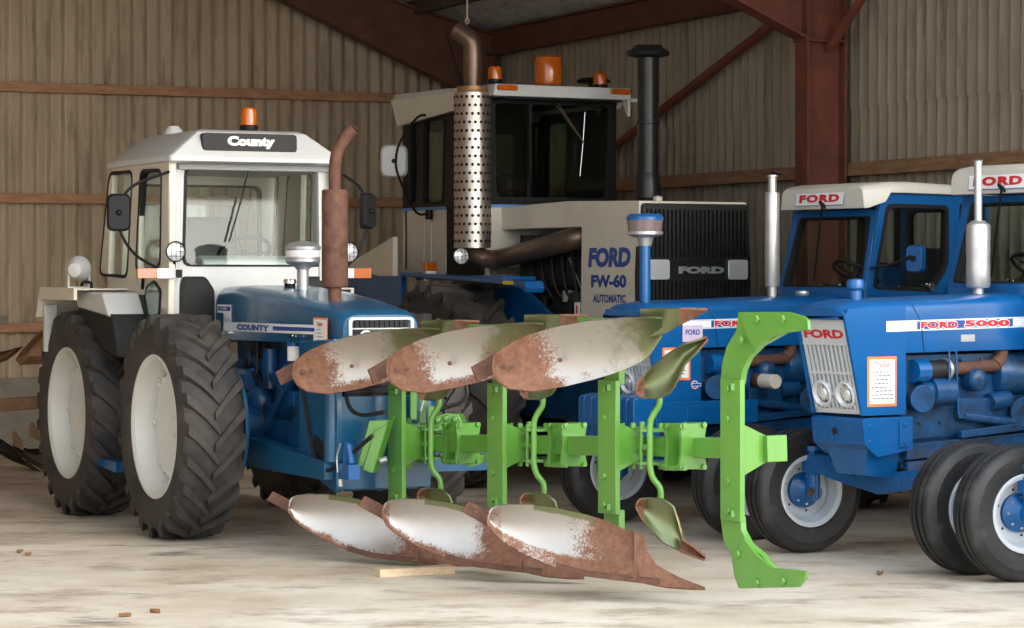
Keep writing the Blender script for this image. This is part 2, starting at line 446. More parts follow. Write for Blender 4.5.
# steel frame
steel = mat('red_oxide_steel', (0.20, 0.055, 0.032), 0.6, var=0.25, vscale=4, col2=(0.12, 0.045, 0.03), m2=0.55, mscale=3)
steeldk = mat('dull_red_steel', (0.14, 0.055, 0.034), 0.7, var=0.3, vscale=4)
def ibeam(mb, a, b, depth, width, up, tf=0.02, tw=0.014):
    """I section from a to b, web depth along 'up'"""
    a, b, u = Vector(a), Vector(b), Vector(up).normalized()
    mb.beam(a, b, tw, depth-2*tf, u)
    mb.beam(a+u*(depth/2-tf/2), b+u*(depth/2-tf/2), width, tf, u)
    mb.beam(a-u*(depth/2-tf/2), b-u*(depth/2-tf/2), width, tf, u)
# eaves beam along the side wall
mb = MB(steeldk); c0 = CORN+sn*0.17+V(0, 0, 4.51)
ibeam(mb, c0-sd*0.1, c0+sd*SIDE_END, 0.29, 0.16, (0, 0, 1)); tag(mb.build('trim_8', bevel=0.004), kind='structure')
# portal frames (column, rafter with haunch) : at the corner and half way along the side wall
def portal(name, t, mt, zr=0.0):
    mb = MB(mt); base = CORN+sd*t
    cx = sn*0.33
    ibeam(mb, base+cx, base+cx+V(0, 0, 4.45), 0.40, 0.22, sn)
    # rafter: polygon web in the plane (gd, z) with flanges
    u = gd; o = base
    rz = lambda q: roof_z(q)-0.10
    topl = [(0.1, rz(0.1)), (13, rz(13))]
    bot = [(13, rz(13)-0.36), (2.8, rz(2.8)-0.38), (0.5, 3.93)]
    mb.prism(topl+bot+[(0.1, 3.93)], o, u, V(0, 0, 1), sd*-0.007, sd*0.007)
    for (p, q) in (((0.1, rz(0.1)), (13, rz(13))), ((13, rz(13)-0.36), (2.8, rz(2.8)-0.38)), ((2.8, rz(2.8)-0.38), (0.5, 3.93))):
        mb.beam(o+u*p[0]+V(0, 0, p[1]), o+u*q[0]+V(0, 0, q[1]), 0.22, 0.025)
    mb.box(-0.12, 0.12, -0.22, 0.22, 3.91, 3.93, M=Matrix.Translation(base+cx) @ Matrix(((sd.x, sn.x, 0, 0), (sd.y, sn.y, 0, 0), (0, 0, 1, 0), (0, 0, 0, 1))))
    return tag(mb.build(name, bevel=0.003), kind='structure')
portal('trim_9', 0.45, steeldk)
portal("trim_10", 8.1, steel)
# roof purlins across the view
k = 11
for q in (1.1, 2.6, 4.1, 5.8):
    mb = MB(mat('dark_purlin', (0.09, 0.065, 0.048), 0.8, var=0.3)); c0 = CORN+gd*q+V(0, 0, roof_z(q)-0.075)
    mb.beam(c0, c0+sd*15.5, 0.09, 0.16); tag(mb.build(f'trim_{k}', bevel=0.005), kind='structure'); k += 1
# wind brace on the side wall and short knee brace by the column
mb = MB(steel); a = side_wall(788, 12, 0.12); b = side_wall(612, 149, 0.12); b2 = b+(b-a)*0.75
mb.tube([a, b2], 0.045, 12); tag(mb.build(f'trim_{k}'), kind='structure'); k += 1
mb = MB(steel); a = side_wall(866, -8, 0.2); b = side_wall(829, 50, 0.3)
mb.beam(a, b, 0.06, 0.06); tag(mb.build(f'trim_{k}', bevel=0.004), kind='structure'); k += 1

# ------------------------------------------------------------------ camera
cam = bpy.data.cameras.new('camera'); co = bpy.data.objects.new('camera', cam); COL.objects.link(co)
co.location = (0, 0, EYE); co.rotation_euler = (rad(90), 0, 0)
cam.sensor_width = 36; cam.lens = 36*FPX/1024; cam.shift_y = -(314-HOR)/1024; cam.clip_end = 300
SC.camera = co
# ------------------------------------------------------------------ light
w = bpy.data.worlds.new('overcast_sky'); SC.world = w; w.use_nodes = True
N = w.node_tree.nodes; L = w.node_tree.links; bg = N['Background']
tc = N.new('ShaderNodeTexCoord'); sp = N.new('ShaderNodeSeparateXYZ'); L.new(tc.outputs['Generated'], sp.inputs[0])
cr = N.new('ShaderNodeValToRGB'); L.new(sp.outputs['Z'], cr.inputs[0])
cr.color_ramp.elements[0].position = 0.0; cr.color_ramp.elements[0].color = (0.78, 0.80, 0.80, 1)
cr.color_ramp.elements[1].position = 0.6; cr.color_ramp.elements[1].color = (0.72, 0.84, 1.0, 1)
bg.inputs[1].default_value = 1.25
nz = N.new('ShaderNodeVectorMath'); nz.operation = 'NORMALIZE'; L.new(tc.outputs['Generated'], nz.inputs[0])
dt = N.new('ShaderNodeVectorMath'); dt.operation = 'DOT_PRODUCT'; L.new(nz.outputs[0], dt.inputs[0]); dt.inputs[1].default_value = V(.64, -.72, .26).normalized()
mx0 = N.new('ShaderNodeMath'); mx0.operation = 'MAXIMUM'; mx0.inputs[1].default_value = 0; L.new(dt.outputs['Value'], mx0.inputs[0])
pw = N.new('ShaderNodeMath'); pw.operation = 'POWER'; pw.inputs[1].default_value = 13; L.new(mx0.outputs[0], pw.inputs[0])
sc_ = N.new('ShaderNodeVectorMath'); sc_.operation = 'SCALE'; sc_.inputs[0].default_value = (4.3, 4.0, 3.6); L.new(pw.outputs[0], sc_.inputs['Scale'])
ad = N.new('ShaderNodeVectorMath'); ad.operation = 'ADD'; L.new(cr.outputs[0], ad.inputs[0]); L.new(sc_.outputs[0], ad.inputs[1])
L.new(ad.outputs[0], bg.inputs[0])
sun = bpy.data.lights.new('sun', 'SUN'); sun.energy = 4.0; sun.angle = rad(2); sun.color = (1, 0.93, 0.82)
so = bpy.data.objects.new('sun', sun); COL.objects.link(so)
so.rotation_euler = V(0.5, -0.62, -0.60).to_track_quat('-Z', 'Y').to_euler()
SC.view_settings.view_transform = 'Standard'; SC.view_settings.look = 'None'; SC.view_settings.gamma = 1
SC.view_settings.use_curve_mapping = False; SC.view_settings.exposure = 1.0; SC.cycles.transparent_max_bounces = 32

# unseen sheet panels, added to shape the reflection in the County windscreen
mb = MB(wallB); mb.fix = False
o_ = V(10.6, 4.45, 0); d_ = V(.74, .67, 0).normalized(); n_ = V(-d_.y, d_.x, 0)
corr(mb, o_, d_, n_, 0, 5.6, 2.95, 4.2); corr(mb, o_, d_, n_, 3.05, 5.6, 0, 2.96)
tag(mb.build('reflection_panels', weld=False), kind='structure')
# ------------------------------------------------------------------ shared machine pieces
def tyre_profile(R, rr, W, crown=0.02):
    h = R-rr
    half = [(rr-0.01, W*0.36), (rr+0.012, W*0.42), (rr+0.04, W*0.455), (rr+h*0.35, W*0.497), (rr+h*0.6, W*0.495),
            (rr+h*0.80, W*0.465), (R-crown*2.2, W*0.435), (R-crown*0.9, W*0.36), (R-crown*0.25, W*0.18), (R-crown*0.1, 0)]
    return half+[(r, -y) for r, y in reversed(half[:-1])]
def lug_tyre(R, rr, W, nl=23, lh=0.032):
    mb = MB(tyre); mb.lathe(tyre_profile(R-lh, rr, W), (0, 0, 0), (0, 1, 0), 56)
    for sgn in (-1, 1):
        for k in range(nl):
            t0 = 2*pi*(k+(0.5 if sgn > 0 else 0))/nl
            secs = []
            for u in (0.0, 0.2, 0.45, 0.7, 0.9, 1.0, 1.12, 1.25):
                yy = sgn*(-0.015+min(u, 1.0)*W*0.49)
                th = t0+0.36*u-0.06*u*u
                if u <= 1: ro = R-0.012*u*u; ri = R-lh-0.03-0.02*u
                else: ro = R-0.03-(u-1)*0.45; ri = ro-0.05; yy = sgn*(W*0.49+(u-1)*0.05)
                hw = (0.024+0.012*u)/R
                if u > 1.2: hw *= 0.8
                if u > 1: # side of the shoulder: depth goes along y
                    yo = yy; yi = sgn*W*0.40
                    P = [(ro, th-hw, yo), (ro, th+hw, yo), (ro, th+hw*1.3, yi), (ro, th-hw*1.3, yi)]
                    if u > 1.2: P = [(r_, t_, yi if i > 1 else sgn*W*0.485) for i, (r_, t_, y_) in enumerate(P)]
                else:
                    P = [(ro, th-hw, yy), (ro, th+hw, yy), (ri, th+hw*1.4, yy), (ri, th-hw*1.4, yy)]
                secs.append([V(r_*cos(t_), y_, r_*sin(t_)) for r_, t_, y_ in P])
            mb.loft(secs)
    return mb
def rib_tyre(R, rr, W):
    h = R-rr; g = 0.012
    half = [(rr-0.01, W*0.36), (rr+0.01, W*0.43), (rr+h*0.12, W*0.46), (rr+h*0.14, W*0.475), (rr+h*0.4, W*0.50), (rr+h*0.62, W*0.495), (rr+h*0.64, W*0.485), (rr+h*0.8, W*0.455), (rr+h*0.9, W*0.41),
            (R-0.012, W*0.37), (R-0.006, W*0.30), (R-0.006, W*0.235), (R-0.03, W*0.225), (R-0.03, W*0.18), (R-0.002, W*0.17), (R, W*0.07), (R, W*0.055), (R-0.028, W*0.045), (R-0.028, 0)]
    mb = MB(tyref); mb.lathe(half+[(r, -y) for r, y in reversed(half[:-1])], (0, 0, 0), (0, 1, 0), 56); return mb
def big_wheel(parent, loc, R, rr, W, out, rm, hubm, nl=23, disc_in=0.12, hubr=0.17):
    """out = -1 / +1 : local y direction that faces away from the machine. wheel (rim) > tyre, hub"""
    e = out
    mb = MB(rm); yf = e*W*0.42
    # rim barrel (closed lathe section)
    sec = [(rr+0.012, W*0.44), (rr+0.018, W*0.42), (rr-0.012, W*0.40), (rr-0.03, W*0.30), (rr-0.05, W*0.18), (rr-0.055, 0), (rr-0.05, -W*0.18), (rr-0.03, -W*0.30), (rr-0.012, -W*0.40), (rr+0.018, -W*0.42), (rr+0.012, -W*0.44),
           (rr-0.005, -W*0.44), (rr-0.03, -W*0.40), (rr-0.048, -W*0.30), (rr-0.068, -W*0.18), (rr-0.073, 0), (rr-0.068, W*0.18), (rr-0.048, W*0.30), (rr-0.03, W*0.40), (rr-0.005, W*0.44)]
    mb.lathe(sec, (0, 0, 0), (0, 1, 0), 56, closed=True)
    yd = e*(W*0.44-disc_in)
    n = 160; pts = []
    for i in range(n):
        a = 2*pi*i/n; c = cos(8*a); r = rr-0.075-.03*min(1, max(0, -c*2))
        pts.append((r*cos(a), r*sin(a)))
    secs = []
    for f, dy in ((1.0, 0.0), (0.80, 0.0), (0.55, -0.05*e), (0.30, -0.05*e)):
        rf_ = (rr-.12)*f/.80
        secs.append([V(x*f, yd+dy, z*f) for x, z in pts] if f == 1.0 else [V(rf_*cos(2*pi*i/n), yd+dy, rf_*sin(2*pi*i/n)) for i in range(n)])
    back = [[p-V(0, e*0.014, 0) for p in s_] for s_ in reversed(secs)]
    mb.loft(secs+back+[secs[0]], caps=False)
    for k in range(8):
        a = 2*pi*k/8+0.0; c = V((rr-0.10)*cos(a), yd+e*0.004, (rr-0.10)*sin(a)); mb.bolt(c, (0, e, 0), 0.02, 0.022)
    w_ = mb.build('wheel', parent, bevel=0.0, loc=loc)
    lug_tyre(R, rr, W, nl).build('tyre', w_)
    mb = MB(hubm); mb.lathe([(0, 0.03), (0.07, 0.03), (0.08, 0.0), (hubr, -0.03), (hubr+0.02, -0.06), (hubr+0.02, -0.16), (0, -0.16)], (0, yd-e*0.02, 0), (0, e, 0), 32)
    for k in range(8):
        a = 2*pi*k/8; mb.bolt((hubr*0.8*cos(a), yd-e*0.045, hubr*0.8*sin(a)), (0, e, 0), 0.016, 0.02)
    mb.build('hub', w_)
    return w_
def front_wheel(parent, loc, out, rz=0.0, R=0.415, W=0.235, inner=True):
    """steered wheel. wheel (rim) > tyre, hub"""
    rr = 0.232; e = out
    mb = MB(rimfd)
    sec = [(rr+0.008, W*.45), (rr+0.012, W*.42), (rr-0.012, W*.39), (rr-0.02, W*.2), (rr-0.04, W*.1), (rr-0.04, -W*.1), (rr-0.02, -W*.2), (rr-0.012, -W*.39), (rr+0.012, -W*.42), (rr+0.008, -W*.45),
           (rr-0.004, -W*.45), (rr-0.024, -W*.40), (rr-0.032, -W*.22), (rr-0.052, -W*.12), (rr-0.052, W*.12), (rr-0.032, W*.22), (rr-0.024, W*.40), (rr-0.004, W*.45)]
    mb.lathe(sec, (0, 0, 0), (0, 1, 0), 56, closed=True)
    # dished disc bulging outwards, with holes suggested by bolts
    mb.lathe([(rr-0.045, 0.0), (rr-0.06, 0.012), (rr-0.085, 0.02), (0.10, 0.028), (0.06, 0.028), (0.06, 0.020), (0.10, 0.020), (rr-0.09, 0.012), (rr-0.064, 0.002), (rr-0.05, -0.008)], (0, 0, 0), (0, e, 0), 48, closed=True)
    mb.m(dark)
    for k in range(6):
        a = 2*pi*(k+.3)/6; mb.cyl((0.142*cos(a), e*0.0085, 0.142*sin(a)), (0.142*cos(a), e*0.027, 0.142*sin(a)), 0.0085, 10)
    w_ = mb.build('wheel', parent, loc=loc); w_.rotation_euler = (0, 0, rz)
    rib_tyre(R, rr, W).build('tyre', w_)
    mb = MB(blue)
    mb.lathe([(0, 0.075), (0.035, 0.075), (0.045, 0.06), (0.048, 0.03), (0.115, 0.028), (0.118, 0.012), (0.06, 0.0), (0.118, -0.006), (0.118, -0.02), (0.075, -0.05), (0.05, -0.09), (0, -0.09)], (0, 0, 0), (0, e, 0), 36)
    mb.m(alu)
    for k in range(8):
        a = 2*pi*k/8; p = V(0.092*cos(a), 0, 0.092*sin(a))
        mb.bolt(p+V(0, e*0.028, 0), (0, e, 0), 0.010, 0.012); mb.bolt(p+V(0, -e*0.032, 0), (0, -e, 0), 0.010, 0.012)
    mb.build('hub', w_)
    return w_
def beacon(parent, c, r, h, name='beacon'):
    mb = MB(blackg); x, y, z = c
    mb.lathe([(0, 0), (r*1.05, 0), (r*1.12, h*.05), (r*1.12, h*.22), (r*.95, h*.26), (0, h*.26)], c, (0, 0, 1), 24)
    b = mb.build(name, parent)
    mb = MB(amber); mb.lathe([(r, h*.26), (r, h*.75), (r*.93, h*.9), (r*.7, h*.98), (0, h)], c, (0, 0, 1), 24); mb.build('lens', b)
    mb = MB(lamp_in); mb.box(x-r*.25, x+r*.25, y-r*.4, y+r*.4, z+h*.27, z+h*.7); mb.build('reflector', b)
    return b
def round_lamp(parent, c, axis, r, name='work_lamp', body=None, depth=0.06):
    body = body or blackg; mb = MB(body)
    mb.lathe([(0, -depth), (r*.55, -depth*.9), (r*.92, -depth*.35), (r, 0), (r*1.02, .008), (r*.9, .012), (r*.9, 0.0), (0, 0.0)], c, axis, 28)
    l = mb.build(name, parent)
    mb = MB(lens); mb.lathe([(r*.9, .003), (r*.6, .012), (0, .016)], c, axis, 28)
    mb.m(blackg)
    ax = Vector(axis).normalized(); R_ = rot_to(ax); cc = Vector(c)
    for q in (-.45, 0, .45):
        w_ = r*.85*math.sqrt(1-q*q); mb.beam(cc+ax*.017+R_ @ V(q*r, -w_, 0), cc+ax*.017+R_ @ V(q*r, w_, 0), .003, .003)
        mb.beam(cc+ax*.017+R_ @ V(-w_, q*r, 0), cc+ax*.017+R_ @ V(w_, q*r, 0), .003, .003)
    mb.build('lens', l); return l
def pane(parent, pts, o, u, v, n, mt, name='glass'):
    mb = MB(mt); mb.prism(pts, o, u, v, n, V(0, 0, 0)); return mb.build(name, parent)
def steering_wheel(parent, c, tilt, r=0.2):
    mb = MB(blackg); R = Matrix.Rotation(tilt, 3, 'Y'); c = Vector(c)
    ring = [c+R @ V(r*cos(a), r*sin(a), 0) for a in [2*pi*k/28 for k in range(29)]]
    mb.tube(ring, 0.014, 8)
    for k in range(3):
        a = 2*pi*k/3+pi/2; mb.tube([c+R @ V(0, 0, -.02), c+R @ V(r*cos(a), r*sin(a), 0)], .01, 6)
    mb.cyl(c+R @ V(0, 0, .01), c+R @ V(0, 0, -.5), .03, 12)
    return mb.build('steering_wheel', parent)
def driver_seat(parent, x, z, w=0.46):
    mb = MB(seatm)
    mb.side(rq([(x, z), (x+.44, z+.02), (x+.44, z+.12), (x, z+.1)], .04), -w/2, w/2)
    mb.side(rq([(x-.10, z+.08), (x+.02, z+.08), (x-.06, z+.55), (x-.16, z+.55)], .04), -w/2, w/2)
    mb.box(x+.1, x+.3, -.12, .12, z-.35, z)
    return mb.build('seat', parent, bevel=.015)
def ring_window(parent, outer, inner, o, u, v, n, th, pm, glass, gask=0.018, name='window_frame', nn=4, ro=0.01, ri=0.06, gname='glass'):
    """painted frame with rounded opening > gasket, glass.  n : unit outward normal"""
    o, u, v, n = map(Vector, (o, u, v, n))
    O = rq(outer, ro, nn); I = rq(inner, ri, nn)
    mb = MB(pm); mb.ring(O, I, o, u, v, n*0, n*-th); f = mb.build(name, parent, bevel=0.004)
    cx = sum(p[0] for p in inner)/len(inner); cy = sum(p[1] for p in inner)/len(inner)
    def ins(pts, d):
        res = []
        for p in pts:
            dd = math.hypot(p[0]-cx, p[1]-cy); res.append((cx+(p[0]-cx)*(dd-d)/dd, cy+(p[1]-cy)*(dd-d)/dd))
        return res
    mb = MB(black); mb.ring(ins(I, -0.006), ins(I, gask), o, u, v, n*0.006, n*-(th+.004)); mb.build('gasket', f)
    MBpane(f, ins(I, gask-.006), o-n*(th*.5), u, v, n*-0.004, glass, gname)
    return f
def MBpane(parent, pts, o, u, v, n, mt, name):
    mb = MB(mt); mb.prism(pts, o, u, v, V(0, 0, 0), n); return mb.build(name, parent)
def bracket_mirror(parent, c, w, h, arms, face, body, glass=None, name='mirror'):
    """face: direction of the visible shell; arms: list of paths"""
    f = Vector(face).normalized(); c = Vector(c); up = V(0, 0, 1); r = up.cross(f).normalized()
    pts = rq([(-w/2, -h/2), (w/2, -h/2), (w/2, h/2), (-w/2, h/2)], min(w, h)*.3, 5)
    mb = MB(body); sm = [(x*.85, y*.9) for x, y in pts]
    A = [c+r*x+up*y for x, y in pts]; B = [c+r*x+up*y-f*.02 for x, y in pts]; D = [c+r*x+up*y+f*.03 for x, y in sm]
    mb.loft([B, A, D]); m_ = mb.build(name, parent, bevel=.004)
    mb = MB(chrome); mb.prism(sm, c-f*.0205, r, up, V(0, 0, 0), f*-.003); mb.build('glass', m_)
    mb = MB(blackg)
    for p in arms: mb.tube(p, .011, 8)
    mb.ball(c+f*.035, .022, 10); mb.build('arm', m_)
    return m_
# ------------------------------------------------------------------ County tractor
a_ = rad(26)
CF = Frame(-2.33+.85*cos(a_), 18.96+.85*sin(a_), 26, 1)
county = empty('tractor', (*CF.o, 0), CF.rz, 'blue and white tractor with four equal tall lugged wheels, beige cab and rusty upright exhaust', 'tractor')
T = county
for x in (0, -2.1):
    for e in (-1, 1): big_wheel(T, (x, e*.85, .79), .79, .49, .45, e, rimwh, rimwh, 23, .15, .10)
# --- chassis hull, axle cases
mb = MB(bluedk)
mb.side([(-2.4, .62), (-1.5, .50), (1.35, .50), (1.60, .42), (1.62, .9), (1.2, .98), (.3, .94), (-.6, .98), (-2.4, 1.15)], -.27, .27)
for x in (0, -2.1): mb.cyl((x, -.68, .79), (x, .68, .79), .13, 24); mb.cyl((x, -.62, .79), (x, -.5, .79), .2, 24); mb.cyl((x, .62, .79), (x, .5, .79), .2, 24)
mb.build('chassis', T, bevel=.012)
mb = MB(bluecn)   # curved reduction-case shield behind the front wheel edge, side skirt
for e in (-1, 1):
    arc = [(.05+.46*cos(a)*1.0, .79+.46*sin(a)) for a in [rad(-62+i*12) for i in range(13)]]
    inn = [(.05+.33*cos(a), .79+.33*sin(a)) for a in [rad(82-i*12) for i in range(13)]]
    mb.side(arc+inn, e*.55, e*.52)
    mb.side([(-.3, .50), (1.58, .50), (1.58, .62), (.9, .66), (.3, .70), (-.3, .72)], e*.40, e*.28)
mb.build('side_skirt', T, bevel=.006)
mb = MB(bluecn)   # tall front support with chamfer and cut-outs
for e in (-1, 1):
    mb.side([(1.02, .56), (1.62, .42), (1.66, .9), (1.60, 1.43), (1.02, 1.40)], e*.34, e*.30)
    for (x, z) in ((1.15, .75), (1.15, 1.0), (1.15, 1.25), (1.5, .7), (1.5, 1.15)): mb.bolt((x, e*.34, z), (0, e, 0), .016, .012)
    mb.cyl((1.58, e*.345, .62), (1.58, e*.345, 1.42), .05, 20)
mb.front([(-.34, .44), (.34, .44), (.34, 1.05), (-.34, 1.05)], 1.60, 1.64)
mb.side([(.95, .56), (1.05, .56), (1.05, 1.40), (.95, 1.40)], -.33, -.25)
mb.m(dark); mb.side([(1.2, .62), (1.45, .60), (1.42, .74), (1.28, .78)], -.345, -.30)
mb.m(bluecn); mb.box(1.35, 1.45, -.34, .88, .52, .66); mb.build('front_support', T, bevel=.008)
# engine block with its bits
mb = MB(bluedk)
mb.box(-.6, 1.25, -.2, .2, .85, 1.42); mb.box(-.6, 0.0, -.26, .26, .8, 1.25)
mb.cyl((.55, -.24, 1.18), (.95, -.24, 1.18), .065, 18); mb.cyl((.2, -.25, 1.05), (.2, -.25, 1.33), .055, 18)
mb.beam((-.2, -.27, 1.28), (.9, -.24, .92), .04, .05); mb.beam((.1, -.3, .66), (.75, -.27, 1.2), .04, .05)
mb.box(.35, .7, -.27, -.19, .84, 1.05); mb.cyl((-.35, -.27, 1.1), (-.05, -.27, 1.1), .09, 18); mb.ball((.0, -.24, .95), .12, 14)
mb.m(dark); mb.box(-.3, .2, -.23, -.18, 1.2, 1.4)
for k in range(7):
    y = -.24-.015*(k % 3); x0 = -.25+.05*k
    mb.tube(smooth_path([(x0, y, 1.40), (x0+.05, y-.03, 1.25-.02*k), (x0-.06, y-.02, 1.16), (x0+.02, y, 1.05)]), .007, 6)
mb.m(paper); mb.cyl((.72, -.27, 1.26), (.72, -.27, 1.36), .052, 18); mb.m(decalb); mb.cyl((.72, -.27, 1.36), (.72, -.27, 1.40), .056, 18)
mb.build('engine', T, bevel=.006)
# bonnet : lofted sections
def bsec(x, hw, zt, zb, rr=.07):
    pts = rq([(-hw, zb), (-hw*.985, zt-.05), (-hw*.80, zt), (hw*.80, zt), (hw*.985, zt-.05), (hw, zb)], [0.001, .05, .06, .06, .05, .001], 4)
    return [V(x, p[0], p[1]) for p in pts]
mb = MB(bluecn)
mb.loft([bsec(-.72, .33, 1.74, 1.385), bsec(-.66, .335, 1.765, 1.38), bsec(-.3, .335, 1.775, 1.38), bsec(.4, .33, 1.735, 1.385), bsec(1.0, .315, 1.68, 1.39), bsec(1.45, .295, 1.625, 1.39), bsec(1.56, .285, 1.60, 1.39), bsec(1.585, .27, 1.585, 1.40)])
bon = mb.build('bonnet', T, bevel=0.004, ang=40)
# decal strip : white band, letters, number
mb = MB(decalw); y = -.3365
def sd_(pts, mt, off): mb.m(mt); mb.side(pts, -.335-off, -.337-off)
q = CF.xz(-.337, [(224, 322.5), (330, 328.8), (330, 332.5), (224, 330.3)])
x0 = -.50; 
xx = lambda px, py=325: CF.on(1, -.337, px, py).x
xa, xb, xc, xd_, xe = xx(217.5), xx(223.5), xx(231), xx(273), xx(314.5)
sd_([(xb, 1.445), (xe, 1.452), (xe, 1.515), (xc, 1.510), (xc, 1.515), (xb, 1.56)], decalw, .0)
sd_([(xa, 1.635), (xc, 1.635), (xc, 1.51), (xb, 1.51), (xb, 1.575), (xa, 1.575)], decalw, .0)
sd_([(xd_, 1.465), (xe, 1.472), (xe, 1.496), (xd_, 1.494)], decalb, .0022)
sd_([(xa+.02, 1.590), (xc-.01, 1.590), (xc-.01, 1.622), (xa+.02, 1.622)], decalb, .0022)
mb.m(decalb); mb.text('COUNTY', ((xx(237)+xx(269.5))/2, -.337, 1.478), (1, 0, 0), (0, 0, 1), xx(269.5)-xx(237), .044, .003, .07)
mb.m(decalw); mb.text('1174', ((xa+xc)/2, -.339, 1.606), (1, 0, 0), (0, 0, 1), .13, .022, .003, .05)
mb.build('decal', bon)
for x in (-.34, .87):
    mb = MB(chrome); mb.beam((x-.06, -.345, 1.435), (x+.06, -.345, 1.435), .012, .014); mb.cyl((x, -.335, 1.435), (x, -.355, 1.435), .012, 12); mb.build('latch', bon)
ca_ = CF.on(1, -.33, 314, 330).x; cb_ = CF.on(1, -.33, 328, 330).x; cc_ = (ca_+cb_)/2; DX = cc_-1.075
mb = MB(orangep); mb.side([(ca_, 1.33), (cb_, 1.33), (cb_, 1.565), (ca_, 1.565)], -.334, -.336)
mb.m(paper); mb.side([(ca_+.012, 1.342), (cb_-.012, 1.342), (cb_-.012, 1.553), (ca_+.012, 1.553)], -.336, -.3375)
mb.m(redp); mb.text('Tractor', (cc_, -.338, 1.525), (1, 0, 0), (0, 0, 1), .11, .03)
mb.m(ink)
for i in range(6): mb.side([(1.02+DX, 1.365+i*.024), (1.13-(i % 3)*.02+DX, 1.365+i*.024), (1.13-(i % 3)*.02+DX, 1.369+i*.024), (1.02+DX, 1.369+i*.024)], -.3375, -.3385)
tag(mb.build('information_card', bon), label='white card with orange border')
# grille on the nose
mb = MB(white); xn = 1.585
mb.ring(rq([(-.235, 1.40), (.235, 1.40), (.235, 1.57), (-.235, 1.57)], .03), rq([(-.21, 1.405), (.21, 1.405), (.21, 1.552), (-.21, 1.552)], .02), (xn, 0, 0), (0, 1, 0), (0, 0, 1), (.02, 0, 0), (-.01, 0, 0))
mb.m(white); mb.box(xn-.005, xn+.008, -.21, .21, 1.49, 1.50)
g = mb.build('grille', T, bevel=.003)
mb = MB(blackg); mb.box(xn-.01, xn+.004, -.20, .20, 1.40, 1.552)
for i in range(11): mb.box(xn+.004, xn+.012, -.19+.036*i, -.17+.036*i, 1.503, 1.547)
mb.m(decalw); mb.text('County', (xn+.008, 0, 1.455), (0, 1, 0), (0, 0, 1), .30, .06, .004, .07)
mb.build('mesh', g)
mb = MB(blackg); mb.box(1.56, 1.60, -.26, .26, .62, 1.39)
for i in range(16): mb.box(1.60, 1.612, -.25, .25, .66+i*.045, .675+i*.045)
mb.build('radiator_grille', T, bevel=.003)
mb = MB(blackg); mb.cyl((-.12, .02, 1.765), (-.12, .02, 1.79), .04, 20); mb.m(chrome); mb.lathe([(0, .03), (.045, .03), (.05, .015), (.05, 0), (0, 0)], (-.12, .02, 1.79), (0, 0, 1), 24); mb.build('filler_cap', T)
# exhaust
ex, ey = 1.03, -.10
mb = MB(rust); mb.cyl((ex, ey, 1.63), (ex, ey, 1.80), .045, 20)
mb.lathe([(0, 1.77), (.085, 1.77), (.09, 1.785), (.09, 2.415), (.085, 2.43), (0, 2.435)], (ex, ey, 0), (0, 0, 1), 32)
mb.build('exhaust', T)
mb = MB(rust); pp = [(ex, ey, 2.42), (ex, ey, 2.6), (ex, ey, 2.68)]+[V(ex+.0+.02, ey+.0, 2.68)]*0
pth = smooth_path([(ex, ey, 2.42), (ex, ey, 2.58), (ex+.01, ey+.02, 2.70), (ex+.05, ey+.07, 2.80), (ex+.09, ey+.11, 2.85)], 5)
mb.tube(pth, .042, 16, caps=False); mb.m(dark); mb.cyl(pth[-2], pth[-1]-V(.005, .005, .005), .036, 14)
e_ = mb.build('exhaust_pipe', T)
# pre-cleaner
mb = MB(alu); cx, cy = .185, 0
mb.cyl((cx, cy, 1.72), (cx, cy, 1.93), .042, 20)
mb.lathe([(0, 0), (.05, 0), (.06, .02), (.11, .04), (.125, .055), (.125, .075), (.12, .08), (.12, .14), (.13, .145), (.13, .16), (.10, .185), (.03, .20), (0, .20)], (cx, cy, 1.89), (0, 0, 1), 32)
p_ = mb.build('pre_cleaner', T); mb = MB(paper); mb.lathe([(.1215, .088), (.1225, .09), (.1225, .132), (.1215, .134)], (cx, cy, 1.89), (0, 0, 1), 32); tag(mb.build('collar', p_), label='milky plastic bowl')

# --- cab
cabm = white; cabs = cream; YS = .72
cab = None
mb = MB(cabm)   # lower cab body: front bulkhead and skirts
XF = -.75
mb.box(-1.95, XF-.06, -.66, .66, 1.0, 1.1)
body = mb.build('cab', T, bevel=.006); cab = body
# front bulkhead : windscreen frame
ws_in = [(-.575, 1.915), (.56, 1.915), (.535, 2.655), (-.555, 2.655)]
f = ring_window(cab, [(-.67, 1.35), (.60, 1.35), (.58, 2.70), (-.64, 2.70)], ws_in, (XF, 0, 0), (0, 1, 0), (0, 0, 1), (1, 0, 0), .05, cabm, gl_clear, .02, 'windscreen_frame', ri=.07, gname='windscreen')
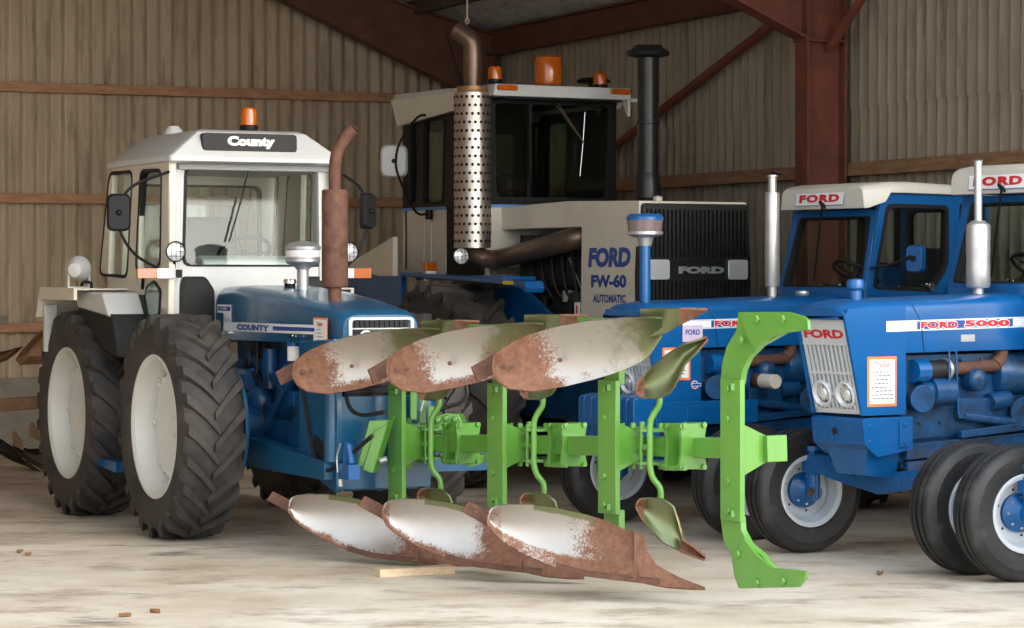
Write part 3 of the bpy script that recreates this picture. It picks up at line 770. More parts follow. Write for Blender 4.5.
# quarter windows in the bulkhead, black surrounds
for e in (-1, 1):
    o8 = [(.33*e, 1.44), (.60*e, 1.44), (.62*e, 1.66), (.58*e, 1.84), (.40*e, 1.84), (.33*e, 1.74)]
    mb = MB(black); mb.front(rq(o8, .03), XF-.002, XF+.012); wq = mb.build('foot_window', cab)
    cx = .47*e; cy = 1.64
    mb = MB(blackg); mb.front(rq([(cx+(p[0]-cx)*.8, cy+(p[1]-cy)*.85) for p in o8], .03), XF+.010, XF+.016); mb.build('glass', wq)
for e in (-1, 1):
    YS = .72 if e < 0 else .62
    P = (0, e*YS, 0); n = (0, e, 0)
    # in (x,z) on the side plane
    fo = [(-1.36, 1.62), (-.66, 1.55), (-.62, 2.68), (-1.30, 2.68)]
    fi = CF.xz(-YS, [(135.5, 271.5), (160.5, 269), (162, 169), (140.5, 170)])
    ro = [(-2.10, 1.72), (-1.36, 1.70), (-1.30, 2.68), (-1.97, 2.68)]
    ri = CF.xz(-YS, [(99.5, 275), (127.5, 278), (133, 170.5), (109.5, 172.5)])
    ring_window(cab, fo, fi, P, (1, 0, 0), (0, 0, 1), n, .045, cabs, gl_clear, .02, 'door', ri=.09, gname='glass')
    ring_window(cab, ro, ri, P, (1, 0, 0), (0, 0, 1), n, .045, cabs, gl_clear, .02, 'side_window_frame', ri=.09)
    # lower door with its own small window
    lo = [(-1.12, 1.30), (-.66, 1.30), (-.655, 1.58), (-.66, 1.60), (-1.36, 1.60), (-1.30, 1.55)]
    lin = CF.xz(-YS, [(143, 312), (158, 318), (161, 284), (152, 279.5)])
    lw = [(-1.12, 1.30), (-.66, 1.25), (-.66, 1.86), (-1.12, 1.80)]
    mb = MB(cabs); mb.side(rq([(-1.15, 1.28), (-.66, 1.25), (-.66, 1.60), (-1.36, 1.66)], .01), e*YS, e*(YS-.04)); mb.build('door_panel', cab, bevel=.004)
    sm = CF.xz(-YS, [(143, 308), (150, 318), (160, 320), (162, 290), (155, 279.5), (147, 286)])
    mb = MB(black); mb.side(rq(sm, .04), e*(YS+.008), e*(YS-.01)); lw_ = mb.build('lower_window', cab)
    cx = sum(p[0] for p in sm)/6; cy = sum(p[1] for p in sm)/6
    mb = MB(mat('dim_glass', (.16, .24, .21), .06, coat=.6)); mb.side(rq([(cx+(p[0]-cx)*.82, cy+(p[1]-cy)*.86) for p in sm], .04), e*(YS+.010), e*YS); mb.build('glass', lw_)
    mb = MB(cabm); mb.beam((XF-.03, e*(YS-.08), 1.3), (XF-.03, e*(YS-.10), 2.70), .07, .09, (1, 0, 0)); mb.m(cabs); mb.beam((-.66, e*(YS-.02), 1.3), (-.64, e*(YS-.03), 2.68), .05, .05, (1, 0, 0)); mb.build('pillar', cab, bevel=.01)
    # hinges, handle
    mb = MB(blackg); mb.beam((-1.18, e*(YS+.02), 1.75), (-1.13, e*(YS+.03), 1.83), .02, .03); mb.build('door_handle', cab)
    # white skirt panel over the axle
    mb = MB(cabm); mb.side([(-1.98, 1.73), (-1.28, 1.72), (-1.12, 1.54), (-1.90, 1.60)], e*(YS+.01), e*(YS+.30))
    mb.build('skirt_panel', cab, bevel=.02)
    mb = MB(black); mb.tube(smooth_path([(-1.95, e*(YS+.25), 1.73), (-1.93, e*(YS+.25), 1.79), (-1.72, e*(YS+.25), 1.79), (-1.70, e*(YS+.25), 1.73)]), .012, 8); mb.build('grab_handle', cab)
    # fender shelf with valance and dark lining
    mb = MB(cabs)
    mb.box(-2.50, -1.6, e*.70, e*1.14, 1.735, 1.75); mb.box(-2.50, -1.6, e*1.11, e*1.14, 1.66, 1.74)
    mb.side([(-2.50, 1.75), (-2.62, 1.52), (-2.60, 1.52), (-2.48, 1.74)], e*.70, e*1.14)
    mb.m(cabm); mb.box(-2.55, -2.50, e*1.0, e*1.10, 1.25, 1.62); mb.m(cabs)
    fd = mb.build('fender', T, bevel=.008)
    mb = MB(black); mb.side([(-2.48, 1.73), (-1.15, 1.70), (-1.0, 1.40), (-1.2, 1.15), (-1.45, 1.60), (-2.30, 1.64)], e*.66, e*.74); mb.side([(-1.95, 1.60), (-1.1, 1.56), (-.95, 1.25), (-1.3, 1.30)], e*.66, e*1.0); mb.build('lining', fd)
    # front-corner lamp, indicator
    round_lamp(T, (-.60, e*.68, 2.02), (1, 0, 0), .075)
    mb = MB(black); mb.beam((-.62, e*.68, 1.95), (-.70, e*.66, 1.85), .02, .02); mb.box(-.68, -.62, e*.62, e*.84, 1.83, 1.89)
    ind = mb.build('indicator', T); o0, o1, o2 = (.82, .97, .68) if e < 0 else (.72, .86, .60)
    mb = MB(amber); mb.box(-.62, -.59, e*o0, e*o1, 1.825, 1.90); tag(mb.build('lens', ind, bevel=.005), label='amber lens')
    mb = MB(lens); mb.box(-.62, -.59, e*o2, e*o0, 1.825, 1.90); tag(mb.build('lens', ind, bevel=.005), label='clear lens')
# rear frame of the cab
ring_window(cab, [(-.66, 1.35), (.60, 1.35), (.58, 2.70), (-.62, 2.70)], [(-.50, 1.75), (.50, 1.75), (.50, 2.55), (-.50, 2.55)], (-2.02, 0, 0), (0, 1, 0), (0, 0, 1), (-1, 0, 0), .05, cabs, gl_clear, .02, 'rear_window_frame', ri=.07)
# roof
def rsec(z, ix, iy, fx=0):
    return [V(p[0], p[1], z) for p in rq([(-2.04+ix, -.75+iy), (-.52-ix-fx, -.75+iy), (-.52-ix-fx, .60-iy), (-2.04+ix, .60-iy)], .04, 3)]
mb = MB(cabm)
mb.loft([rsec(2.665, .04, .04), rsec(2.675, 0, 0), rsec(2.70, 0, 0), rsec(2.715, .005, .005), rsec(2.895, .12, .24), rsec(2.915, .17, .29)])
roof_ = mb.build('roof', T, ang=25, bevel=.006)
mb = MB(mat('roof_lining', (.45, .46, .46), .7)); mb.box(-2.0, -.70, -.62, .62, 2.62, 2.665); mb.build('lining', roof_, bevel=.01)
mb = MB(blackg); S = [(-.488, 2.752), (.245, 2.752), (.245, 2.885), (-.488, 2.885)]; xs = -.55
mb.front(rq(S, .03), xs-.10, xs)
sg = mb.build('name_board', T, bevel=.004)
mb = MB(decalw); mb.text('County', (xs+.001, -.115, 2.82), (0, 1, 0), (0, 0, 1), .37, .09, .003, .065); mb.build('lettering', sg)
beacon(T, (-.80, -.04, 2.915), .062, .18)
mb = MB(cabm); mb.lathe([(0, .09), (.04, .085), (.07, .05), (.08, .02), (.09, 0), (0, 0)], (-1.75, -.3, 2.91), (0, 0, 1), 20); mb.build('roof_lamp', T)
round_lamp(T, (-1.93, -1.0, 1.90), (-.7, .5, .1), .095, 'rear_work_lamp', cabm, .11)
mb = MB(cabm); mb.tube([(-1.93, -.92, 1.75), (-1.90, -.92, 1.9)], .01, 8); mb.tube([(-1.93, -1.08, 1.75), (-1.93, -1.08, 1.9)], .01, 8); mb.beam((-1.93, -1.09, 1.756), (-1.93, -.91, 1.756), .03, .012); mb.build('lamp_bracket', T)
# mirrors
bracket_mirror(T, (-.62, -1.10, 2.30), .17, .27, [smooth_path([(-.62, -.72, 2.60), (-.62, -.98, 2.50), (-.62, -1.08, 2.38), (-.62, -1.10, 2.2), (-.62, -.98, 2.0), (-.62, -.74, 1.87)])], (1, -.25, 0), black)
bracket_mirror(T, (-.62, .84, 2.33), .15, .27, [smooth_path([(-.62, .64, 2.60), (-.62, .78, 2.50), (-.62, .84, 2.33), (-.62, .80, 2.1), (-.62, .68, 1.92)])], (1, .5, 0), black)
# wiper
mb = MB(blackg); a0 = CF.on(0, XF+.03, 250, 161); b0 = CF.on(0, XF+.03, 240, 205); c0 = CF.on(0, XF+.02, 229, 242)
mb.tube([a0, b0], .007, 6); mb.beam(b0+(a0-b0)*.15, c0, .012, .012); mb.m(alu); mb.tube([a0+V(0, 0, .01), b0], .0055, 6); mb.build('wiper', T)
steering_wheel(T, (-1.15, .05, 2.02), rad(-35)); driver_seat(T, -1.75, 1.75)
mb = MB(white); mb.side(rq([(-1.0, 1.5), (-.80, 1.5), (-.80, 1.96), (-.95, 2.0), (-1.0, 1.96)], .03), -.40, .50); mb.build('dashboard', T, bevel=.02)
# hoses and coupling at the front
mb = MB(black); mb.tube(smooth_path([CF.on(1, -.38, *p) for p in ((302, 388), (306, 410), (311, 440), (318, 465), (330, 470), (350, 455), (372, 436))]), .014, 8)
mb.tube(smooth_path([CF.on(1, -.36, *p) for p in ((345, 390), (350, 408), (362, 415), (385, 412))]), .014, 8); mb.build('hydraulic_hose', T)
mb = MB(blue); c = CF.on(1, -.40, 349, 470); mb.box(c.x-.09, c.x+.09, -.44, -.36, c.z-.06, c.z+.04); mb.cyl(c+V(-.06, 0, .04), c+V(-.02, 0, .17), .022, 12); mb.cyl(c+V(.05, 0, .04), c+V(0, 0, .16), .022, 12)
mb.m(alu); mb.cyl(c+V(-.07, -.03, -.06), c+V(-.07, -.03, -.11), .018, 12); mb.tube(smooth_path([c+V(-.07, -.05, -.02), c+V(-.08, -.05, .08), c+V(-.02, -.05, .17)]), .008, 6); mb.build('coupling', T, bevel=.006)
# blue step hanging behind the front wheel
mb = MB(blue); s0 = CF.on(1, -.95, 102, 455); mb.side(rq([(s0.x, s0.z), (s0.x+.03, s0.z-.07), (s0.x+.5, s0.z-.10), (s0.x+.5, s0.z-.02), (s0.x+.04, s0.z-.02)], .01), -1.0, -.70); mb.build('step', T, bevel=.005)
# ------------------------------------------------------------------ FW-60 articulated tractor
WF = Frame(1.49, 22, 28, 1)
fw = empty('tractor', (*WF.o, 0), WF.rz, 'very large white and blue four-wheel-drive tractor with black grille and drilled chrome exhaust shield', 'tractor')
T = fw
# wheels (front pair and rear pair of the articulated frame)
for x in (-2.3, -5.2):
    for e in (-1, 1): big_wheel(T, (x, e*1.06, .89), .89, .50, .58, e, cream, blue, 22)
mb = MB(bluedk); mb.side([(-6.0, .65), (-.3, .60), (-.1, .75), (-.1, 1.2), (-2.2, 1.45), (-6.0, 1.25)], -.42, .42)
for x in (-2.3, -5.2): mb.cyl((x, -.8, .89), (x, .8, .89), .16, 24)
mb.box(-.15, .12, -.5, .5, .75, 1.15)
mb.build('chassis', T, bevel=.02)
# hood side panels and top
hp = cream; HS = .515
mb = MB(hp)
top_l = [(-2.42, 2.44), (-.02, 2.44), (-.02, 1.25), (-1.02, 1.25), (-.985, 1.55), (-.97, 2.25), (-2.42, 2.25)]
for e in (-1, 1): mb.side(top_l, e*HS, e*(HS-.03))
mb.side([(-2.42, 2.42), (-2.42, 2.45), (-1.2, 2.475), (-.02, 2.45), (-.02, 2.42)], -HS, HS)
hood_ = mb.build('bonnet', T, bevel=.012)
mb = MB(decalb); mb.text('FORD', (-.50, -HS, 1.995), (1, 0, 0), (0, 0, 1), .70, .165, .003, .06, shear=.12)
mb.text('FW-60', (-.51, -HS, 1.80), (1, 0, 0), (0, 0, 1), .58, .11, .003, .055)
mb.text('AUTOMATIC', (-.50, -HS, 1.655), (1, 0, 0), (0, 0, 1), .54, .07, .003, .04)
mb.build('lettering', hood_)
mb = MB(paper); mb.box(-1.08, -.99, -HS-.004, -HS+.001, 1.50, 1.62); mb.m(redp); mb.text('1', (-1.035, -HS-.005, 1.56), (1, 0, 0), (0, 0, 1), .03, .07); mb.build('sticker', hood_)
# engine seen through the open flank
mb = MB(dark); mb.box(-2.35, -.2, -.36, .36, 1.25, 2.2)
for k in range(6): mb.box(-2.2+.2*k, -2.06+.2*k, -.42, -.34, 1.75, 2.0)
for k in range(5): mb.cyl((-2.1+.25*k, -.42, 1.5), (-2.0+.25*k, -.42, 1.68), .05, 10)
mb.cyl((-1.6, -.40, 1.5), (-1.2, -.40, 1.5), .11, 16); mb.cyl((-1.15, -.42, 1.35), (-1.15, -.42, 1.7), .08, 16)
for k in range(6): mb.tube(smooth_path([(-2.2+.17*k, -.42, 2.2), (-2.1+.2*k, -.48, 1.9-.04*k), (-1.9+.17*k, -.44, 1.6), (-1.8+.12*k, -.43, 1.35)]), .014, 6)
mb.m(alu); mb.cyl((-1.35, -.42, 1.62), (-1.35, -.42, 1.72), .06, 12); mb.beam((-1.3, -.45, 2.0), (-1.05, -.45, 1.7), .012, .012)
mb.build('engine', T, bevel=.008)
# grille
blackgr = mat('grille_black', (0.012, 0.012, 0.013), 0.38)
mb = MB(blackgr)
sh = rq([(-.50, 2.43), (-.525, 1.85), (-.515, 1.2), (.515, 1.2), (.525, 1.85), (.50, 2.43)], [.03, .05, .02, .02, .05, .03])
mb.front(sh, -.08, .03)
gr = mb.build('grille', T, bevel=.008)
mb = MB(blackgr)
for k in range(25):
    y = -.468+k*.039
    for (z0, z1) in ((1.99, 2.38), (1.22, 1.80)) : mb.box(.03, .055, y-.009, y+.009, z0, z1)
mb.box(.03, .045, -.51, .51, 1.80, 1.83); mb.box(.03, .045, -.51, .51, 1.96, 1.99)
mb.m(chrome); mb.box(.045, .05, -.24, .30, 1.80, 1.99, None) if False else None; mb.m(alu); mb.text('FORD', (.045, .03, 1.89), (0, 1, 0), (0, 0, 1), .44, .058, .012, .07)
mb.build('slats', gr)
for e in (-1, 1):
    mb = MB(blackgr); mb.box(.03, .06, e*.375-.115, e*.375+.115, 1.80, 1.99); hl = mb.build('headlamp', T, bevel=.005)
    mb = MB(lens); mb.front(rq([(e*.375-.095, 1.812), (e*.375+.095, 1.812), (e*.375+.095, 1.975), (e*.375-.095, 1.975)], .025), .055, .072); mb.build('lens', hl, bevel=.006)
# cab
cx0, cx1, ch = -4.02, -2.40, .66
P = [(-1)]
cab = None
mb = MB(blackg); mb.box(cx0, cx1, -ch+.02, ch-.02, 1.85, 1.92); cab = mb.build('cab', T)
fr = mb = None
frm = blackg
wf = ring_window(cab, [(-ch, 2.46), (ch, 2.46), (ch, 3.46), (-ch, 3.46)], [(-.58, 2.53), (.555, 2.53), (.60, 3.38), (-.60, 3.38)], (cx1, 0, 0), (0, 1, 0), (0, 0, 1), (1, 0, 0), .06, frm, gl_dark, .015, 'windscreen_frame', ri=.06, gname='windscreen')
mb = MB(hp); mb.box(cx1-.05, cx1, -ch, ch, 1.80, 2.46); mb.m(mat('pale_blue_trim', (.12, .28, .62), .4)); mb.box(cx1-.05, cx1+.004, -ch, ch, 2.445, 2.475); mb.build('front_panel', cab, bevel=.006)
for e in (-1, 1):
    P = (0, e*ch, 0); n = (0, e, 0)
    b0 = [(cx0, 2.47), (-3.50, 2.47), (-3.50, 3.28), (cx0, 3.28)]
    i0 = WF.xz(-ch, [(401, 205), (415.5, 204), (418, 119), (400, 121)]); i0 = [(max(a, cx0+.07), b) for a, b in i0]
    b1 = [(-3.50, 2.47), (-2.46, 2.47), (-2.46, 3.36), (-3.50, 3.36)]
    i1 = WF.xz(-ch, [(423, 204), (443, 203), (445, 118), (424, 119)])
    a0, a1 = i0[0][0], i0[1][0]
    ring_window(cab, [(cx0-.1, 2.47), ((i0[1][0]+i1[0][0])/2, 2.47), ((i0[1][0]+i1[0][0])/2, 3.30), (cx0-.1, 3.30)], i0, P, (1, 0, 0), (0, 0, 1), n, .05, frm, gl_dark, .015, 'side_window_frame', ri=.05)
    ring_window(cab, [((i0[1][0]+i1[0][0])/2, 2.47), (cx1-.05, 2.47), (cx1-.05, 3.36), ((i0[1][0]+i1[0][0])/2, 3.36)], i1, P, (1, 0, 0), (0, 0, 1), n, .05, frm, gl_dark, .015, 'door', ri=.06)
    mb = MB(hp); q0 = (i1[1][0]+.05)
    mb.side([(cx0-.1, 1.85), (q0, 1.85), (q0, 2.445), (cx0-.1, 2.445)], e*ch, e*(ch-.05))
    for t in (.35, .5): mb.box(cx0+t, cx0+t+.02, e*(ch+.005)-.006, e*(ch+.005)+.006, 1.9, 2.40)
    mb.m(mat('pale_blue_trim', (0, 0, 0))); mb.side([(cx0-.1, 2.445), (q0, 2.445), (q0, 2.475), (cx0-.1, 2.475)], e*(ch+.004), e*(ch-.05))
    mb.m(black); mb.side([(q0, 1.85), (cx1-.04, 1.85), (cx1-.04, 2.475), (q0, 2.475)], e*(ch-.01), e*(ch-.05))
    mb.build('side_panel', cab, bevel=.005)
ring_window(cab, [(-ch, 1.9), (ch, 1.9), (ch, 3.46), (-ch, 3.46)], [(-.5, 2.45), (.5, 2.45), (.5, 3.2), (-.5, 3.2)], (cx0-.05, 0, 0), (0, 1, 0), (0, 0, 1), (-1, 0, 0), .05, frm, gl_dark, .015, 'rear_window_frame', ri=.06)
mb = MB(frm)
for y in (-.12, .12): mb.box(cx0-.06, cx0, y-.03, y+.03, 2.4, 3.25)
mb.build('rear_post', cab)
# roof : white slab with deep sloping side eaves
mb = MB(white)
def rs(x, z0, z1, hw): return [V(x, -hw, z0), V(x, hw, z0), V(x, hw-.02, z1), V(x, -hw+.02, z1)]
mb.loft([[V(-4.22, -.72, 3.44), V(-4.22, .72, 3.44), V(-4.22, .70, 3.55), V(-4.22, -.70, 3.55)], [V(-2.13, -.74, 3.415), V(-2.13, .66, 3.415), V(-2.13, .65, 3.52), V(-2.13, -.72, 3.52)]])
roof_ = mb.build('roof', T, bevel=.01)
mb = MB(hp)
for e in (-1, 1):
    mb.side([(-4.24, 3.50), (-2.30, 3.50), (-2.45, 3.36), (-4.10, 3.24)], e*.73, e*.68)
    if e > 0: mb.prism([(-.03, 0), (.10, 0), (.0, -.16), (-.03, -.16)], (-2.17, .64, 3.43), (-1, 0, 0), (0, 0, 1), (0, .015, 0), (0, -.01, 0))
mb.build('eaves', roof_, bevel=.008)
mb = MB(black); mb.box(-4.0, -2.2, -.6, .6, 3.40, 3.44); mb.build('lining', roof_)
for e, py in ((-1.04, 0), (.93, 0)):
    mb = MB(amber); mb.front(rq([(e*.58-.10, 3.462), (e*.58+.10, 3.462), (e*.58+.10, 3.512), (e*.58-.10, 3.512)], .02), -2.135, -2.112); mb.build('marker_lamp', roof_, bevel=.004)
beacon(T, (-2.35, -.61, 3.535), .062, .155); beacon(T, (-2.35, .46, 3.525), .062, .15)
mb = MB(amber); mb.lathe([(0, 0), (.12, 0), (.125, .015), (.125, .235), (.118, .25), (0, .255)], (-2.5, .01, 3.55), (0, 0, 1), 32); bb = mb.build('large_beacon', T)
mb = MB(lamp_in); mb.lathe([(0, .06), (.05, .06), (.06, .1), (.04, .18), (0, .2)], (-2.5, .01, 3.545), (0, 0, 1), 20); mb.build('reflector', bb)
mb = MB(blackg); mb.lathe([(0, .0), (.05, 0), (.05, .07), (.15, .08), (.16, .09), (.13, .12), (0, .13)], (-2.75, .62, 3.53), (0, 0, 1), 28); mb.build('roof_vent', T)
mb = MB(white); mb.beam((-2.2, .68, 3.42), (-2.2, .86, 3.42), .03, .03); mb.build('roof_bar', T)
mb = MB(blackg); mb.tube([WF.on(1, -.6, 463, 88), WF.on(1, -.6, 445, 30)], .006, 6); mb.build('aerial', T)
mb = MB(chrome); a0 = WF.on(0, cx1+.04, 552, 100); b0 = WF.on(0, cx1+.04, 584, 143); mb.beam(a0, b0, .016, .012); mb.beam(a0+V(0, .04, 0), b0+V(0, .0, 0), .01, .01)
mb.tube([WF.on(0, cx1+.03, 585, 112), WF.on(0, cx1+.03, 583, 143), WF.on(0, cx1+.03, 580, 176)], .0035, 6); mb.build('wiper', T)
steering_wheel(T, (-2.95, -.25, 2.62), rad(-45), .19); driver_seat(T, -3.65, 2.2)
# perforated exhaust shield : real steel cylinder with drilled holes shown as dark inset discs
ex, ey = -2.33, -.86
E0 = WF.on(1, -.84, 472.5, 248); ex, ey = E0.x, -.84
E1 = WF.on(1, -.84, 472.5, 93); zb, zt = E0.z, E1.z
Rr = .163
mb = MB(mat('shield_steel', (.55, .51, .47), .36, metal=.95, var=.15, vscale=8, col2=(.40, .30, .22), m2=.62, mscale=5))
mb.lathe([(Rr, zb), (Rr, zt), (Rr-.012, zt), (Rr-.012, zb)], (ex, ey, 0), (0, 0, 1), 64, closed=True)
mb.m(mat('hole_black', (.01, .01, .01), .8)); rows = 18; n = 20
for r_ in range(rows):
    z = zb+.06+(zt-zb-.1)*r_/(rows-1)
    for k in range(n):
        a = 2*pi*(k+.5*(r_ % 2))/n
        mb.lathe([(0, .0022), (.0145, .0015), (.0145, -.003)], (ex+Rr*cos(a), ey+Rr*sin(a), z), (cos(a), sin(a), 0), 8)
sh_ = mb.build('exhaust_shield', T, weld=False)
brn = mat('scorched_steel', (.17, .115, .085), .38, metal=.7, var=.25, vscale=6)
brn2 = mat('bronze_collar', (.36, .20, .10), .4, metal=.6, var=.2)
mb = MB(brn2); mb.lathe([(0, zt), (.13, zt), (.135, zt+.01), (.135, zt+.055), (0, zt+.055)], (ex, ey, 0), (0, 0, 1), 32); mb.build('collar', sh_)
mb = MB(brn); mb.cyl((ex, ey, zt+.05), (ex, ey, zt+.13), .075, 24)
pth = smooth_path([(ex, ey, zt+.13), (ex, ey, zt+.40), (ex-.02, ey-.03, zt+.48), (ex-.10, ey-.11, zt+.56)], 5)
mb.tube(pth, [.082]*len(pth), 24, caps=False); pth2 = [p for p in pth[-2:]]
mb.m(black); mb.cyl(pth[-1]-(pth[-1]-pth[-2])*.3, pth[-1]-(pth[-1]-pth[-2])*.2, .07, 20); mb.build('exhaust_pipe', T)
mb = MB(brn)
pp = smooth_path([(ex, ey, zb+.05), (ex, ey+.01, zb-.02), (ex+.10, ey+.05, zb-.09), WF.on(1, -.62, 500, 258.5), WF.on(1, -.58, 532, 250.5), WF.on(1, -.53, 566, 241), WF.on(1, -.36, 590, 235)], 6)
mb.tube(pp, [.075]*12+[.078+.001*i for i in range(len(pp)-12)], 24); mb.m(alu); c = WF.on(1, -.53, 565, 241.3); d = (WF.on(1, -.53, 566, 241)-WF.on(1, -.58, 532, 250.5)).normalized()
mb.lathe([(.08, -.02), (.096, -.02), (.096, .02), (.08, .02)], c, d, 24, closed=True); mb.build('exhaust_elbow', T)
round_lamp(T, WF.on(1, -.98, 461, 256), (1, -.1, 0), .075)
# intake stack
S0 = WF.on(1, .42, 648, 205); S1 = WF.on(1, .42, 648, 57); sx, sy = S0.x, .42
mb = MB(blackgr); mb.cyl((sx, sy, 2.44), (sx, sy, S1.z+.03), .092, 28); mb.lathe([(.092, 2.50), (.112, 2.52), (.112, 2.60), (.108, 2.68), (.094, 2.74)], (sx, sy, 0), (0, 0, 1), 28)
mb.lathe([(.09, 3.16), (.1, 3.165), (.1, 3.19), (.09, 3.195)], (sx, sy, 0), (0, 0, 1), 28)
st = mb.build('air_intake_stack', T)
z = S1.z; mb = MB(blackgr); mb.lathe([(.09, z-.01), (.13, z), (.18, z+.01), (.188, z+.03), (.18, z+.05), (.13, z+.08), (.12, z+.10), (0, z+.105)], (sx, sy, 0), (0, 0, 1), 32); mb.build('rain_cap', st)
mb = MB(hp); mb.lathe([(0, 0), (.04, 0), (.04, .04), (0, .05)], (-.75, .1, 2.47), (0, 0, 1), 16); mb.build('filler_cap', T)
# mirror
m_ = WF.on(0, -2.75, 394, 160)
mir = None
c = WF.on(1, -1.0, 394, 161)
cm = (lambda px, py, y=-1.0: WF.on(1, y, px, py))
top = WF.on(1, -.68, 431, 116); bot = WF.on(1, -.68, 431, 213)
bracket_mirror(T, c, .25, .30, [smooth_path([top, cm(418, 117, -.8), cm(401, 140, -.97), c+V(.04, 0, 0), cm(400, 180, -.97), cm(416, 212, -.8), bot])], (1, -.55, 0), mat('mirror_white', (.62, .62, .6), .4), name='mirror')
mb = MB(blackg); mb.cyl(bot+V(0, -.02, -.06), bot+V(0, -.02, .03), .035, 14); mb.build('mirror_bracket', T)
# fenders
FY = -1.30
fb = blue
for e in (-1, 1):
    EW = 1.33 if e < 0 else 1.33
    q = WF.xz(-1.28, [(393, 273), (522, 284), (524, 291), (400, 281)])
    q = [(-3.35, 1.88), (-.93, 1.80), (-.90, 1.74), (-1.3, 1.77), (-3.3, 1.84)]
    mb = MB(fb); mb.side(q, e*1.08, e*.90)
    mb.side(WF.xz(-.64, [(495, 287), (524, 286), (560, 322), (556, 345), (500, 345)]), e*.62, e*.66)
    mb.side([(-.97, 1.80), (-.90, 1.74), (-.92, 1.70), (-1.0, 1.76)], e*1.08, e*.90); mb.side([(-3.35, 1.86), (-1.6, 1.84), (-1.6, 1.80), (-3.3, 1.80)], e*.92, e*.60)
    f_ = mb.build('fender', T, bevel=.01)
    mb = MB(hp); mb.side([(-4.70, 1.90), (-3.51, 2.20), (-3.51, 1.84), (-3.80, 1.84), (-4.0, 1.86), (-4.7, 1.86)], e*1.05, e*1.0); tag(mb.build('wing', f_, bevel=.004), label='cream wing plate')
    mb = MB(fb); mb.side([(-4.8, 1.70), (-4.75, 1.86), (-4.0, 1.86), (-3.80, 1.84), (-3.36, 1.84), (-3.36, 1.45), (-4.8, 1.45)], e*1.04, e*.99); mb.build('wing_base', f_, bevel=.004)
mb = MB(mat('label_yellow', (.75, .6, .05), .5)); mb.box(-1.30, -1.12, -1.085, -1.079, 1.77, 1.80); mb.build('sticker', f_)
c = WF.on(1, -1.02, 429, 273)
mb = MB(white); mb.box(c.x-.03, c.x+.03, -1.06, -.96, c.z-.07, c.z+.02); sl = mb.build('side_lamp', T, bevel=.006)
mb = MB(amber); mb.box(c.x-.032, c.x+.032, -1.065, -.955, c.z+.02, c.z+.10); mb.build('lens', sl, bevel=.006)
